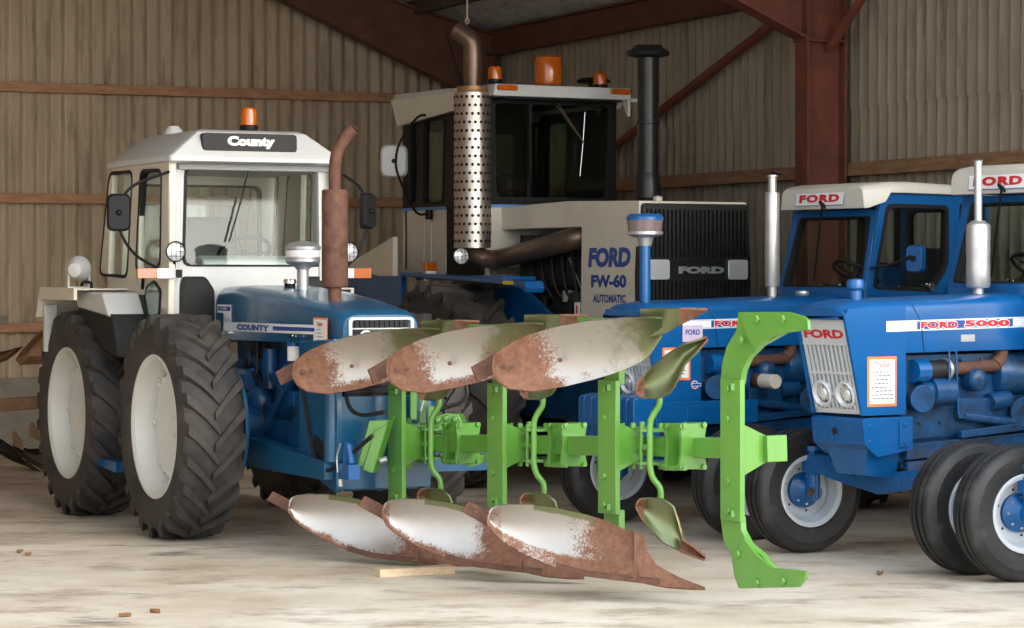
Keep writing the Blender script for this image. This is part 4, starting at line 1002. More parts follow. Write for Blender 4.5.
# ------------------------------------------------------------------ Ford tractors
HW = .245
def ford(frame, label, wx=0.0, cabx=-1.22, exh=('pot', -.83), stack=('short', .26), weights=False, cab_on=True, hood_back=0.0, steer=0.0, bx1=.40, badge=True):
    T = empty('tractor', (*frame.o, 0), frame.rz, label, 'tractor')
    hb = -hood_back
    # front axle, kingpins, wheels
    for e in (-1, 1):
        front_wheel(T, (wx, e*.80, .415), e, steer)
        mb = MB(blue); mb.cyl((wx, e*.70, .36), (wx, e*.70, .70), .045, 20); mb.cyl((wx, e*.70, .68), (wx, e*.70, .715), .065, 20)
        mb.beam((wx, e*.70, .69), (wx-.18, e*.62, .70), .05, .03); mb.cyl((wx, e*.66, .405), (wx, e*.76, .405), .05, 18)
        mb.m(rust); mb.cyl((wx+.03, e*.68, .42), (wx+.06, e*.66, .40), .022, 10); mb.build('kingpin', T, bevel=.004)
        mb = MB(blue)
        mb.prism([(0, .10), (.28, .09), (.28, -.035), (.06, -.045), (0, -.02)], (wx, e*.76, .57), (0, -e, 0), (0, 0, 1), (-.05, 0, 0), (.05, 0, 0))
        mb.prism([(.25, .07), (.78, .00), (.78, -.13), (.25, -.05)], (wx, e*.76, .57), (0, -e, 0), (0, 0, 1), (-.035, 0, 0), (.065, 0, 0))
        for k in range(3): mb.bolt((wx+.065, e*(.46-.12*k), .57-.015*k), (1, 0, 0), .018, .014)
        mb.build('axle_beam', T, bevel=.006)
        mb = MB(blue); mb.tube([(wx-.18, e*.62, .70), (-1.3, e*.34, .78)], .018, 10); mb.build('drag_link', T)
    # front bolster / bumper
    mb = MB(blue)
    f0 = bx1
    mb.loft([[V(-.02, y, .95), V(-.02, y, .74), V(f0-.16 if abs(y) < .24 else f0-.12, y, .70), V(f0-.02, y*1.0, .78), V(f0, y, .93), V(f0-.02, y, .95)] for y in (-.25, -.235, .235, .25)])
    mb.loft([[V(.05, y, .74), V(.02, y*.7, .55), V(f0-.12, y*.7, .58), V(f0-.08, y, .76)] for y in (-.2, .2)])
    for e in (-1, 1):
        mb.box(.02, .10, e*.245, e*.265, .76, .93)
        for z in (.79, .90): mb.bolt((.06, e*.265, z), (0, e, 0), .014, .01)
        for z in (.80, .90): mb.bolt((f0-.055, e*.25, z), (0, e, 0), .012, .01)
    for (y, z) in ((-.22, .90), (-.05, .90), (-.22, .82), (-.05, .82), (.12, .9)): mb.bolt((f0-.005, y, z), (1, 0, 0), .012, .01)
    mb.m(dark); mb.cyl((f0-.02, -.02, .86), (f0+.003, -.02, .86), .022, 16); mb.build('front_bolster', T, bevel=.012)
    if weights:
        mb = MB(blue); mb.box(f0-.03, f0+.12, -.34, .34, .80, .96); mb.box(-.4, f0+.12, .31, .36, .80, .97); mb.box(-.4, f0+.12, -.36, -.31, .80, .97)
        for x in (-.2, .1, .35): mb.box(x, x+.15, .36, .368, .83, .94)
        mb.build('weight_frame', T, bevel=.008)
        wx0 = f0+.06
        for k in range(8):
            y0 = -.34+.085*k
            mb = MB(blue); mb.side(rq([(wx0, .69), (wx0+.20, .69), (wx0+.24, .80), (wx0+.24, 1.0), (wx0+.12, 1.02), (wx0+.02, 1.0)], [.03, .04, .03, .03, .02, .03]), y0, y0+.077)
            mb.build('front_weight', T, bevel=.008)
    # engine
    mb = MB(bluedk)
    mb.box(-1.25+hb, .0+hb, -.17, .17, .62, 1.34); mb.side([(-2.6, .55), (-.1, .60), (.05, .66), (.0, .80), (-1.2, .86), (-1.3, 1.25), (-2.6, 1.2)], -.17, .17)
    for e in (-1, 1):
        mb.beam((.0, e*.19, .72), (-1.4, e*.19, .78), .06, .10); mb.beam((.0, e*.21, .63), (-1.4, e*.21, .68), .03, .06)
        mb.cyl((-.38, e*.20, 1.10), (-.20, e*.20, 1.10), .095, 20); mb.cyl((-.22, e*.2, 1.10), (-.12, e*.2, 1.10), .07, 20)   # dynamo / pump
        mb.cyl((-.12, e*.18, 1.06), (-.10, e*.26, 1.06), .09, 20); mb.cyl((-.58, e*.14, 1.17), (-.58, e*.26, 1.17), .075, 20)
        mb.ball((-.58, e*.26, 1.17), .073, 14, (1, .5, 1)); mb.cyl((-.90, e*.19, 1.04), (-.72, e*.21, 1.02), .06, 16)
        mb.box(-.75, -.45, e*.15, e*.22, .92, 1.05); mb.cyl((-.95, e*.2, .88), (-.5, e*.2, .94), .035, 12); mb.cyl((-1.05, e*.15, .95), (-1.0, e*.26, .95), .10, 18)
        mb.beam((-.45, e*.22, .82), (-1.1, e*.22, .86), .05, .05)
        for k in range(6): mb.bolt((-.15-.18*k, e*.171, .9), (0, e, 0), .014, .014); mb.bolt((-.15-.18*k, e*.171, 1.30), (0, e, 0), .014, .014)
        mb.lathe([(0, -.22), (.12, -.20), (.145, -.12), (.145, .5), (.12, .58), (0, .6)], (-1.0, e*.13, 1.20), (-1, 0, 0), 24)
    mb.build('engine', T, bevel=.006)
    for e in (-1, 1):
        mb = MB(blue); mb.cyl((-.06, e*.20, 1.235), (-.17, e*.20, 1.235), .075, 20); mb.m(dark); mb.cyl((-.17, e*.20, 1.235), (-.33, e*.20, 1.24), .065, 20)
        mb.m(alu); mb.lathe([(.068, 0), (.074, 0), (.074, .025), (.068, .025)], (-.33, e*.2, 1.24), (-1, 0, 0), 20, closed=True)
        mb.m(rust); mb.tube([(-.36, e*.20, 1.24), (-.55, e*.20, 1.25), (-.80, e*.20, 1.26)], .042, 14); mb.tube([(-.78, e*.2, 1.26), (-.84, e*.19, 1.30), (-.86, e*.18, 1.38)], .05, 14)
        mb.m(blue); mb.tube([(-.32, e*.265, 1.36), (-.32, e*.265, 1.05)], .006, 6); mb.tube([(-.38, e*.265, 1.36), (-.40, e*.265, .95)], .006, 6); mb.build('manifold', T)
    if weights:
        mb = MB(cream); mb.cyl((-.52, .26, 1.10), (-.52, .42, 1.10), .055, 20); mb.m(rust); mb.cyl((-.52, .2, 1.10), (-.52, .27, 1.10), .058, 20); mb.build('oil_filter', T, bevel=.006)
    # bonnet : side profile extruded with rounded shoulders
    def hs(x, zt, zb, hw=HW):
        return [V(x+hb, p[0], p[1]) for p in rq([(-hw, zb), (-hw, zt-.045), (-hw+.09, zt), (hw-.09, zt), (hw, zt-.045), (hw, zb)], [.001, .04, .08, .08, .04, .001], 4)]
    mb = MB(blue)
    mb.loft([hs(-1.45, 1.745, 1.365), hs(-.5, 1.72, 1.36), hs(.03, 1.705, 1.355), hs(.35, 1.695, 1.36), hs(.50, 1.675, 1.56), hs(.545, 1.64, 1.585, HW-.005), hs(.55, 1.605, 1.59, HW-.01)])
    for e in (-1, 1):
        mb.side([(x+hb, z) for x, z in ((.035, .965), (.375, .965), (.535, 1.60), (.52, 1.635), (.035, 1.655))], e*(HW+.0005), e*(HW-.04))
    mb.side([(.36+hb, .97), (.40+hb, .965), (.55+hb, 1.60), (.50+hb, 1.60)], -HW, -HW+.02); mb.side([(.36+hb, .97), (.40+hb, .965), (.55+hb, 1.60), (.50+hb, 1.60)], HW-.02, HW)
    bon = mb.build('bonnet', T, bevel=.004, ang=40)
    # grille : tilted pressed panel
    G0 = V(.375+hb, 0, .975); G1 = V(.525+hb, 0, 1.595); gu = (G1-G0).normalized(); gl = (G1-G0).length; gnr = V(gu.z, 0, -gu.x)
    al = mat('grille_silver', (.66, .67, .69), .35, metal=.25)
    mb = MB(al); W2 = .215
    rect = lambda a, b, c, d: [(a, c), (b, c), (b, d), (a, d)]
    def gp(pts, n0, n1): mb.prism(pts, G0, (0, 1, 0), gu, gnr*n0, gnr*n1)
    gp(rect(-W2, W2, gl*.72, gl), -.01, .012)                       # name panel
    gp(rect(-W2, -W2+.025, 0, gl*.72), -.01, .012); gp(rect(W2-.025, W2, 0, gl*.72), -.01, .012)
    gp(rect(-W2, W2, 0, .03), -.01, .012); gp(rect(-W2, W2, gl*.40, gl*.43), -.008, .014); gp(rect(-.03, .03, gl*.19, gl*.21), -.008, .012)
    gp(rect(-W2, W2, gl*.70, gl*.73), -.008, .018)
    nb = 9
    for k in range(nb):
        y = -W2+.05+(2*W2-.10)*k/(nb-1); gp(rect(y-.011, y+.011, .02, gl*.72), -.008, .010)
    gr_ = mb.build('grille', T, bevel=.002)
    mb = MB(blue); mb.prism(rect(-W2, W2, 0, gl), G0, (0, 1, 0), gu, gnr*-.024, gnr*-.016); mb.build('backing', gr_)
    mb = MB(redp); mb.text('FORD', G0+gu*(gl*.815)+V(0, .0, 0), (0, 1, 0), gu, .38, .058, .013, .05, nd=gnr); mb.m(chrome)
    mb.build('lettering', gr_)
    for e in (-1, 1):
        c = G0+gu*(gl*.20)+V(0, e*.112, 0)+gnr*.012
        mb = MB(al); mb.lathe([(.07, -.01), (.088, -.01), (.088, .012), (.079, .02), (.072, .012), (.062, .0), (.062, -.01)], c, gnr, 32, closed=True)
        h_ = mb.build('headlamp', T)
        mb = MB(blackg); mb.lathe([(0, -.02), (.072, -.02), (.072, -.012), (0, -.012)], c, gnr, 28); mb.build('bowl', h_)
        mb = MB(lens); mb.lathe([(.040, .0), (.032, .010), (.015, .016), (0, .018)], c, gnr, 28); mb.m(lamp_in); mb.lathe([(.058, 0), (.03, -.01), (0, -.012)], c, gnr, 24); mb.build('lens', h_)
    # side decals on both sides
    for e in (-1, 1):
        yd = V(0, e*.2765, 0); xd = V(-e, 0, 0)
        sl = V(-e, 0, .014*1).normalized() if True else xd
        def band(x0, x1, c0, c1, off, mt):
            mb.m(mt); pts = [(x0, c0), (x1, c0), (x1, c1), (x0, c1)]
            # coordinates measured backwards from the nose
            P = [V(hb-px_, e*(HW+.0005+off), 1.527+.015*px_+pz_) for px_, pz_ in pts]; Q = [p+V(0, e*.0012, 0) for p in P]
            mb.add(P+Q, [(0, 1, 2, 3), (7, 6, 5, 4), (0, 4, 5, 1), (1, 5, 6, 2), (2, 6, 7, 3), (3, 7, 4, 0)], False)
        mb = MB(decalw)
        band(-.20, 1.35, -.034, .034, .0, decalw)
        band(.06, .90, -.024, .024, .0012, decalb)
        band(-.20, 1.35, .026, .028, .0012, decalb); band(-.20, 1.35, -.028, -.026, .0012, decalb)
        w1, w2 = (.29, .34)
        def lett(s, x0, x1):
            for (mt, g, of, hh) in ((decalw, .010, .0028, .054), (redp, 0, .0042, .043)):
                mb.m(mt); cx = (x0+x1)/2
                mb.text(s, V(hb-cx, e*(HW+.0005), 1.527+.015*cx), xd, (0, 0, 1), (x1-x0)+g, hh, of, .06 if not g else .10, nd=(0, e, 0), space=1.1)
        if e > 0: lett('FORD', .09, .41); lett('5000', .47, .87)
        else: lett('5000', .47, .87); lett('FORD', .09, .41)
        mb.build('side_decal', bon)
        mb = MB(dark); mb.beam((hb-.02, e*(HW+.001), 1.66), (hb-.09, e*(HW+.001), 1.56), .003, .003); mb.beam((hb-.09, e*(HW+.003), 1.56), (hb-.12, e*(HW+.003), 1.36), .003, .003); mb.build('seam', bon)
        mb = MB(alu); mb.box(hb-.56, hb-.44, e*HW, e*(HW+.004), 1.42, 1.465); mb.build('number_plate', bon)
    # information card on the nose side
    e = 1; mb = MB(orangep); y = HW+.001
    X0, X1, Z0, Z1 = .115+hb, .36+hb, 1.02, 1.335
    if weights: X0, X1, Z0, Z1 = .13+hb, .38+hb, 1.12, 1.36
    mb.side([(X0, Z0), (X1, Z0), (X1, Z1), (X0, Z1)], y, y+.002)
    mb.m(paper); mb.side([(X0+.018, Z0+.018), (X1-.018, Z0+.018), (X1-.018, Z1-.018), (X0+.018, Z1-.018)], y+.002, y+.0035)
    mb.m(redp); mb.text('Tractor', ((X0+X1)/2, y, Z1-.05), (-1, 0, 0), (0, 0, 1), .13, .035, .004, .01, nd=(0, 1, 0))
    mb.m(ink)
    rr = random.Random(3)
    for i in range(8):
        z = Z1-.10-i*.024; a = X1-.03-rr.random()*.04; b = X0+.04+rr.random()*.05
        x = a
        while x > b:
            w_ = .012+rr.random()*.02; mb.side([(x, z), (x-w_, z), (x-w_, z+.006), (x, z+.006)], y+.0035, y+.0045); x -= w_+.009
    tag(mb.build('information_card', bon), label='white handwritten card with orange border')
    if badge:
        mb = MB(decalw); c = V(.09+hb, HW+.001, 1.085); mb.lathe([(0, .002), (.034, .002), (.034, 0)], c, (0, 1, 0), 28); mb.m(redp); mb.lathe([(.030, .003), (.034, .003)], c, (0, 1, 0), 28)
        mb.m(decalb); mb.lathe([(0, .0035), (.024, .0035)], c, (0, 1, 0), 28); mb.m(decalw); mb.side([(c.x-.055, c.z-.012), (c.x+.03, c.z-.012), (c.x+.03, c.z+.012), (c.x-.055, c.z+.012)], c.y+.001, c.y+.0045)
        mb.m(decalb); mb.side([(c.x-.05, c.z-.008), (c.x+.026, c.z-.008), (c.x+.026, c.z+.008), (c.x-.05, c.z+.008)], c.y+.001, c.y+.0055); mb.build('round_badge', bon)
        mb = MB(mat('pink_card', (.62, .5, .66), .5)); mb.side([(.02+hb, 1.40), (.20+hb, 1.40), (.20+hb, 1.52), (.02+hb, 1.52)], HW+.001, HW+.0035); mb.m(decalb); mb.text('FORD', (.11+hb, HW+.001, 1.47), (-1, 0, 0), (0, 0, 1), .13, .04, .004, .03, nd=(0, 1, 0)); mb.build('poster', bon)
    # exhaust
    k_, xx = exh
    if k_ == 'pot':
        mb = MB(silver); mb.cyl((xx, 0, 1.70), (xx, 0, 1.80), .036, 18)
        mb.lathe([(0, 1.765), (.072, 1.765), (.08, 1.78), (.08, 1.90), (.077, 1.95), (.08, 2.0), (.08, 2.17), (.074, 2.185), (.04, 2.21), (0, 2.21)], (xx, 0, 0), (0, 0, 1), 32)
        mb.lathe([(.026, 2.2), (.026, 2.60), (.032, 2.61), (.022, 2.61), (.022, 2.2)], (xx, 0, 0), (0, 0, 1), 24); mb.build('exhaust', T)
    elif k_ == 'straight':
        mb = MB(silver); mb.cyl((xx, 0, 1.70), (xx, 0, 1.82), .034, 18)
        mb.lathe([(0, 1.80), (.05, 1.80), (.055, 1.815), (.055, 2.50), (.05, 2.515), (0, 2.515)], (xx, 0, 0), (0, 0, 1), 28)
        mb.lathe([(.032, 2.5), (.032, 2.63), (.042, 2.632), (.042, 2.645), (.028, 2.645), (.028, 2.5)], (xx, 0, 0), (0, 0, 1), 24)
        ee = mb.build('exhaust', T); mb = MB(dark); mb.lathe([(0, .0), (.042, 0), (.042, .006), (0, .006)], (xx-.03, .0, 2.66), (-.35, 0, 1), 20); mb.build('rain_flap', ee)
    # pre-cleaner stack
    k_, xx = stack
    if k_ == 'short':
        mb = MB(blue); mb.cyl((xx, .02, 1.68), (xx, .02, 1.78), .04, 20); mb.lathe([(.04, 1.75), (.055, 1.765), (.058, 1.80), (.05, 1.82), (0, 1.83)], (xx, .02, 0), (0, 0, 1), 28); mb.build('breather_stack', T)
    elif k_ == 'tall':
        mb = MB(blue); mb.cyl((xx, .02, 1.68), (xx, .02, 2.14), .04, 24); st_ = mb.build('pre_cleaner', T)
        mb = MB(alu); mb.lathe([(.045, 2.10), (.06, 2.16), (.10, 2.17), (.13, 2.185), (.13, 2.205), (.045, 2.21)], (xx, .02, 0), (0, 0, 1), 32); mb.build('collar', st_)
        mb = MB(mat('smoky_plastic', (.32, .24, .24), .15, trans=.45, coat=.5)); mb.lathe([(.122, 2.205), (.132, 2.29), (.128, 2.29), (.118, 2.205)], (xx, .02, 0), (0, 0, 1), 32, closed=True); mb.build('bowl', st_)
        mb = MB(blue); mb.lathe([(.134, 2.29), (.134, 2.312), (.11, 2.335), (0, 2.34), (0, 2.29)], (xx, .02, 0), (0, 0, 1), 32); mb.build('lid', st_)
    mb = MB(alu); mb.lathe([(0, 0), (.05, 0), (.055, .012), (.05, .03), (0, .035)], (-1.12+hb, .0, 1.735), (0, 0, 1), 24); mb.build('filler_cap', T)
    # rear wheels
    if cab_on:
        for e in (-1, 1): big_wheel(T, (-2.25, e*.74, .76), .76, .50, .36, e, rimfd, blue, 22)
        build_ford_cab(T, cabx, weights)
    return T

def build_ford_cab(T, cx, near):
    cf = .50; L_ = 1.25; x0 = cx-L_      # cab half width and length
    YW = .50
    mb = MB(blue); mb.box(x0, cx-.05, -.48, .48, 1.15, 1.20)
    mb.front(rq([(-.5, 1.45), (.5, 1.45), (.5, 1.77), (-.5, 1.77)], .03), cx-.05, cx)
    cab = mb.build('cab', T, bevel=.008)
    lean = .15
    u = V(0, 1, 0); v = V(-lean, 0, .60).normalized()
    # windscreen frame leaning back slightly
    ring_window(cab, [(-.50, 0), (.50, 0), (.455, .64), (-.455, .64)], [(-.445, .035), (.445, .035), (.405, .585), (-.405, .585)], (cx, 0, 1.765), u, v, u.cross(v), .05, blue, gl_clear, .012, 'windscreen_frame', ri=.03, gname='windscreen')
    for e in (-1, 1):
        n = (0, e, 0)
        # door : outline and opening in (x,z)
        O = [(cx-.86, 1.62), (cx-.02, 1.62), (cx-.02, 1.70), (cx-.16, 2.52), (cx-.86, 2.52)]
        I = [(cx-.66, 1.765), (cx-.075, 1.785), (cx-.215, 2.425), (cx-.83, 2.42), (cx-.83, 1.945)]
        O = [(cx-.70, 1.60), (cx-.0, 1.60), (cx-.17, 2.52), (cx-.90, 2.52), (cx-.90, 1.86)]
        ring_window(cab, O, I, (0, e*YW, 0), (1, 0, 0), (0, 0, 1), n, .05, blue, gl_clear, .03, 'door', ro=.01, ri=[.05, .05, .06, .05, .10], nn=4)
        O2 = [(x0, 1.60), (cx-.70, 1.60), (cx-.90, 1.86), (cx-.90, 2.52), (x0, 2.52)]
        I2 = [(x0+.05, 1.95), (cx-.93, 1.98), (cx-.95, 2.2), (cx-.95, 2.44), (x0+.05, 2.44)]
        ring_window(cab, O2, I2, (0, e*YW, 0), (1, 0, 0), (0, 0, 1), n, .05, blue, gl_clear, .02, 'side_window_frame', ro=.01, ri=.04, nn=4)
        mb = MB(black); mb.beam((cx-.80, e*.44, 1.75), (cx-.62, e*.44, 2.45), .02, .05) if False else None
        mb = MB(blue); mb.side([(x0, 1.0), (cx-.30, 1.15), (cx, 1.45), (cx, 1.62), (x0, 1.62)], e*YW, e*(YW-.05)); mb.build('side_panel', cab, bevel=.01)
        mb = MB(chrome); mb.beam((cx-.66, e*(YW+.025), 1.76), (cx-.58, e*(YW+.025), 1.82), .02, .02); mb.cyl((cx-.65, e*YW, 1.80), (cx-.65, e*(YW+.02), 1.80), .03, 12); mb.build('door_handle', cab, bevel=.004)
        # rear fender
        arc = [(-2.25+.86*cos(a), .76+.86*sin(a)) for a in [rad(20+i*10) for i in range(15)]]
        inn = [(-2.25+.84*cos(a), .76+.84*sin(a)) for a in [rad(160-i*10) for i in range(15)]]
        mb = MB(blue); mb.side(arc+inn, e*.50, e*.94); mb.side(arc+[(-2.9, 1.0), (-1.6, 1.0)], e*.50, e*.47); mb.build('fender', T, bevel=.006)
        mb = MB(black); mb.cyl((-2.0, e*.80, 1.58), (-2.0, e*.80, 1.68), .03, 12); mb.beam((-2.06, e*.80, 1.76), (-1.98, e*.80, 1.76), .12, .12)
        rl = mb.build('side_lamp', T, bevel=.02); mb = MB(amber); mb.lathe([(0, .03), (.04, .025), (.055, .01), (.06, 0), (0, 0)], (-1.98, e*.80, 1.76), (1, 0, 0), 20); mb.build('lens', rl)
    ring_window(cab, [(-.48, 1.15), (.48, 1.15), (.46, 2.52), (-.46, 2.52)], [(-.36, 1.75), (.36, 1.75), (.36, 2.4), (-.36, 2.4)], (x0, 0, 0), (0, 1, 0), (0, 0, 1), (-1, 0, 0), .05, blue, gl_clear, .02, 'rear_window_frame', ri=.06)
    # dark inner frame lining of the cab opening
    for e in (-1, 1):
        mb = MB(black); y = e*.43
        mb.tube([(cx-.76, y, 1.72), (cx-.62, y, 1.76), (cx-.62, y, 2.0)], .001, 4) if False else None
        mb.beam((cx-.12, y, 2.46), (x0+.1, y, 2.46), .06, .06); mb.beam((cx-.10, y, 1.74), (x0+.1, y, 1.74), .05, .07); mb.build('inner_rail', cab, bevel=.01)
    # roof with deep front visor
    rm = mat('ford_roof_cream', (.58, .56, .50), .42, var=.05)
    mb = MB(rm)
    def sec(x, zb, zt, hw): return [V(x, p[0], p[1]) for p in rq([(-hw, zb), (hw, zb), (hw*.96, zt), (-hw*.96, zt)], [.01, .01, .05, .05], 3)]
    mb.loft([sec(x0-.08, 2.50, 2.57, .54), sec(cx-.42, 2.51, 2.60, .545), sec(cx-.22, 2.51, 2.595, .545), sec(cx-.18, 2.44, 2.59, .53), sec(cx-.04, 2.39, 2.57, .485), sec(cx-.01, 2.395, 2.55, .48)])
    rf = mb.build('roof', T, bevel=.008)
    mb = MB(decalb); c = V(cx-.006, -.02, 2.476)
    tl = V(-.12, 0, 1).normalized()
    def plate(w, h, o, mt): mb.m(mt); mb.prism([(-w/2, -h/2), (w/2, -h/2), (w/2, h/2), (-w/2, h/2)], c, (0, 1, 0), tl, V(o, 0, 0), V(o-.003, 0, 0))
    plate(.56, .112, .000, decalb); plate(.55, .102, .001, decalw)
    mb.m(redp); mb.text('FORD', c+V(.002, 0, 0), (0, 1, 0), tl, .46, .062, .002, .06, nd=(1, 0, 0), space=1.15)
    mb.build('name_plate', rf)
    mb = MB(blackg); mb.tube(smooth_path([(cx+.005, .02, 2.42), (cx+.03, .02, 2.45), (cx+.015, .05, 2.43), (cx-.0, .05, 2.40)]), .008, 6); mb.beam((cx-.0, .02, 2.42), (cx+.015, -.06, 1.84), .012, .012); mb.build('wiper', T)
    if near:
        c = V(cx-.30, .72, 2.01)
        bracket_mirror(T, c, .15, .21, [[(cx-.04, .51, 1.94), (cx-.14, .60, 1.96), c+V(.04, 0, .02)]], (1, .35, 0), blue)
    driver_seat(T, x0+.25, 1.55, .42); steering_wheel(T, (cx-.35, 0, 1.90), rad(-30), .18)

AF = Frame(1.18+.03*.559+.05, 19.6-.03*.829+.034, 56, -1)
BF = Frame(2.377+.03*.559, 17.4-.03*.829, 56, -1)
fA = ford(AF, 'blue tractor behind, with a tall pre-cleaner bowl and stacked front weights', wx=.06, cabx=-1.30, exh=('straight', -.83), stack=('tall', .365), weights=True, steer=rad(-7), badge=True)
fA.scale = (1, 1, .98)
fB = ford(BF, 'front blue tractor lettered along its bonnet, silver pot exhaust, roof cut by the photo edge', cabx=-1.02, exh=('pot', -.828), stack=('short', .26), steer=rad(-7), badge=False)
lat = V(.559, -.829)
CFr = Frame(3.06+.8*.559+.0, 16.32-.8*.829, 56, -1)
fC = ford(CFr, 'tractor mostly out of view, its front wheel with studded blue hub at the right edge', wx=0, exh=(None, 0), stack=(None, 0), cab_on=False, hood_back=.45, bx1=.1, steer=rad(-12), badge=False)
# ------------------------------------------------------------------ reversible plough
PO = V(0.25, 16.2, 0)
def PW(px, py, Y): return V((px-512)/FPX*Y, Y, EYE-(py-HOR)/FPX*Y)-PO
plough = empty('reversible_plough', PO, 0, 'green three-furrow reversible plough with rust-stained mirrored mouldboards, standing before the tractors', 'plough')
T = plough
ST = [PW(397, 444, 17.65), PW(497, 445.5, 16.65), PW(609, 447, 15.58), PW(732.5, 450, 14.72)]
du = ST[2]-ST[1]; u3 = (ST[3]-ST[0]).normalized(); uh = V(u3.x, u3.y, 0).normalized(); vh = V(-uh.y, uh.x, 0); vh = vh if vh.x > 0 else -vh
UP = V(0, 0, 1)
step = (ST[3]-ST[0])/3
# share / mouldboard steel
def boardmat():
    m = bpy.data.materials.new('worn_mouldboard_steel'); m.use_nodes = True
    nt = m.node_tree; N = nt.nodes; L = nt.links; B = N['Principled BSDF']
    tc = N.new('ShaderNodeTexCoord'); at = N.new('ShaderNodeAttribute'); at.attribute_name = 'wear'
    sp = N.new('ShaderNodeSeparateColor'); L.new(at.outputs['Color'], sp.inputs[0])
    def noise(scale, det=8, rgh=.7):
        n = N.new('ShaderNodeTexNoise'); n.inputs['Scale'].default_value = scale; n.inputs['Detail'].default_value = det; n.inputs['Roughness'].default_value = rgh
        L.new(tc.outputs['Object'], n.inputs['Vector']); return n.outputs['Fac']
    def madd(a, b, c):
        k = N.new('ShaderNodeMath'); k.operation = 'MULTIPLY_ADD'; L.new(a, k.inputs[0]); k.inputs[1].default_value = b
        if isinstance(c, float): k.inputs[2].default_value = c
        else: L.new(c, k.inputs[2])
        return k.outputs[0]
    def ramp(src, lo, hi, a=0., b=1.):
        r = N.new('ShaderNodeMapRange'); r.inputs['From Min'].default_value = lo; r.inputs['From Max'].default_value = hi; r.inputs['To Min'].default_value = a; r.inputs['To Max'].default_value = b; L.new(src, r.inputs['Value']); return r.outputs[0]
    def mix(f, x, y):
        k = N.new('ShaderNodeMix'); k.data_type = 'RGBA'; L.new(f, k.inputs['Factor'])
        if isinstance(x, tuple): k.inputs[6].default_value = (*x, 1)
        else: L.new(x, k.inputs[6])
        if isinstance(y, tuple): k.inputs[7].default_value = (*y, 1)
        else: L.new(y, k.inputs[7])
        return k.outputs[2]
    f1 = madd(noise(5), .9, -.45); f1b = madd(noise(70, 4), .9, -.45)
    add = N.new('ShaderNodeMath'); add.operation = 'ADD'; L.new(f1, add.inputs[0]); L.new(f1b, add.inputs[1])
    ra = madd(sp.outputs[0], 1.0, add.outputs[0]); rust_f = ramp(ra, .36, .56)
    gf = ramp(madd(sp.outputs[1], 1.0, f1), .40, .60)
    steel = mix(noise(3), (0.50, 0.47, 0.435), (0.36, 0.32, 0.285))
    a = mix(gf, steel, (0.20, 0.225, 0.115))
    rustc = mix(ramp(noise(25), .35, .65), (0.13, 0.052, 0.028), (0.23, 0.108, 0.062))
    b = mix(rust_f, a, rustc); L.new(b, B.inputs['Base Color'])
    L.new(ramp(rust_f, 0, 1, .92, .05), B.inputs['Metallic']); L.new(ramp(rust_f, 0, 1, .38, .75), B.inputs['Roughness'])
    bp = N.new('ShaderNodeBump'); bp.inputs['Strength'].default_value = .15; bp.inputs['Distance'].default_value = .004; L.new(noise(80, 4), bp.inputs['Height']); L.new(bp.outputs[0], B.inputs['Normal'])
    return m
BM = boardmat()
def interp(pl, x):
    if x <= pl[0][0]: return pl[0][1]
    for (a, b), (c, d) in zip(pl, pl[1:]):
        if x <= c: return b+(d-b)*(x-a)/(c-a)
    return pl[-1][1]
def smoothy(pl, x):
    return (interp(pl, x-3)+interp(pl, x)*2+interp(pl, x+3))/4 if pl[0][0]+3 < x < pl[-1][0]-3 else interp(pl, x)
def board(name, top, bot, x0, x1, shift, wear, depth, Yb, nu=44, nv=14, thick=.012, parent=None, round_l=True):
    """curved plate between two edge lines read off station 3, carried along the beam by 'shift'"""
    def fn(a, h):
        t = a if not round_l else (1-cos(a*pi*.5)) if False else a**1.6
        x = x0+(x1-x0)*t
        yt, yb = interp(top, x), interp(bot, x)
        y = yb+(yt-yb)*h
        Y = Yb(x)-depth(t, h)
        return PW(x, y, Y)+shift
    mb = MB(BM); mb.fix = True
    mb.grid(fn, nu, nv, thick)
    o = mb.build(name, parent or T, ang=50)
    me = o.data; ca = me.color_attributes.new('wear', 'FLOAT_COLOR', 'POINT')
    for i, v in enumerate(me.vertices):
        q = v.co+PO-shift; Y = q.y; px = 512+FPX*q.x/Y; py = HOR-FPX*(q.z-EYE)/Y
        t = (px-x0)/(x1-x0); h = (py-interp(bot, px))/((interp(top, px)-interp(bot, px)) or 1)
        r, g = wear(t, min(1, max(0, h))); ca.data[i].color = (r, g, 0, 1)
    return o
YB = lambda x: 15.36-.26*(x-609)/176*1.0
lowT = [(489, 520), (490, 514), (492, 510), (497, 507), (508.7, 505), (532.6, 505), (556.5, 508), (585, 514.5), (609, 522), (623.4, 529.5), (637, 533)]
lowB = [(489, 520), (490, 525), (494, 533), (501.5, 540), (523, 553.4), (556.5, 567.7), (585, 575.5), (614, 578.5), (637, 581)]
shT = [(634, 530), (642.5, 534), (646, 549), (657, 565), (680, 577), (704.7, 586.5)]
shB = [(634, 581), (650, 584), (667, 586.5), (690, 587.5), (704.7, 587)]
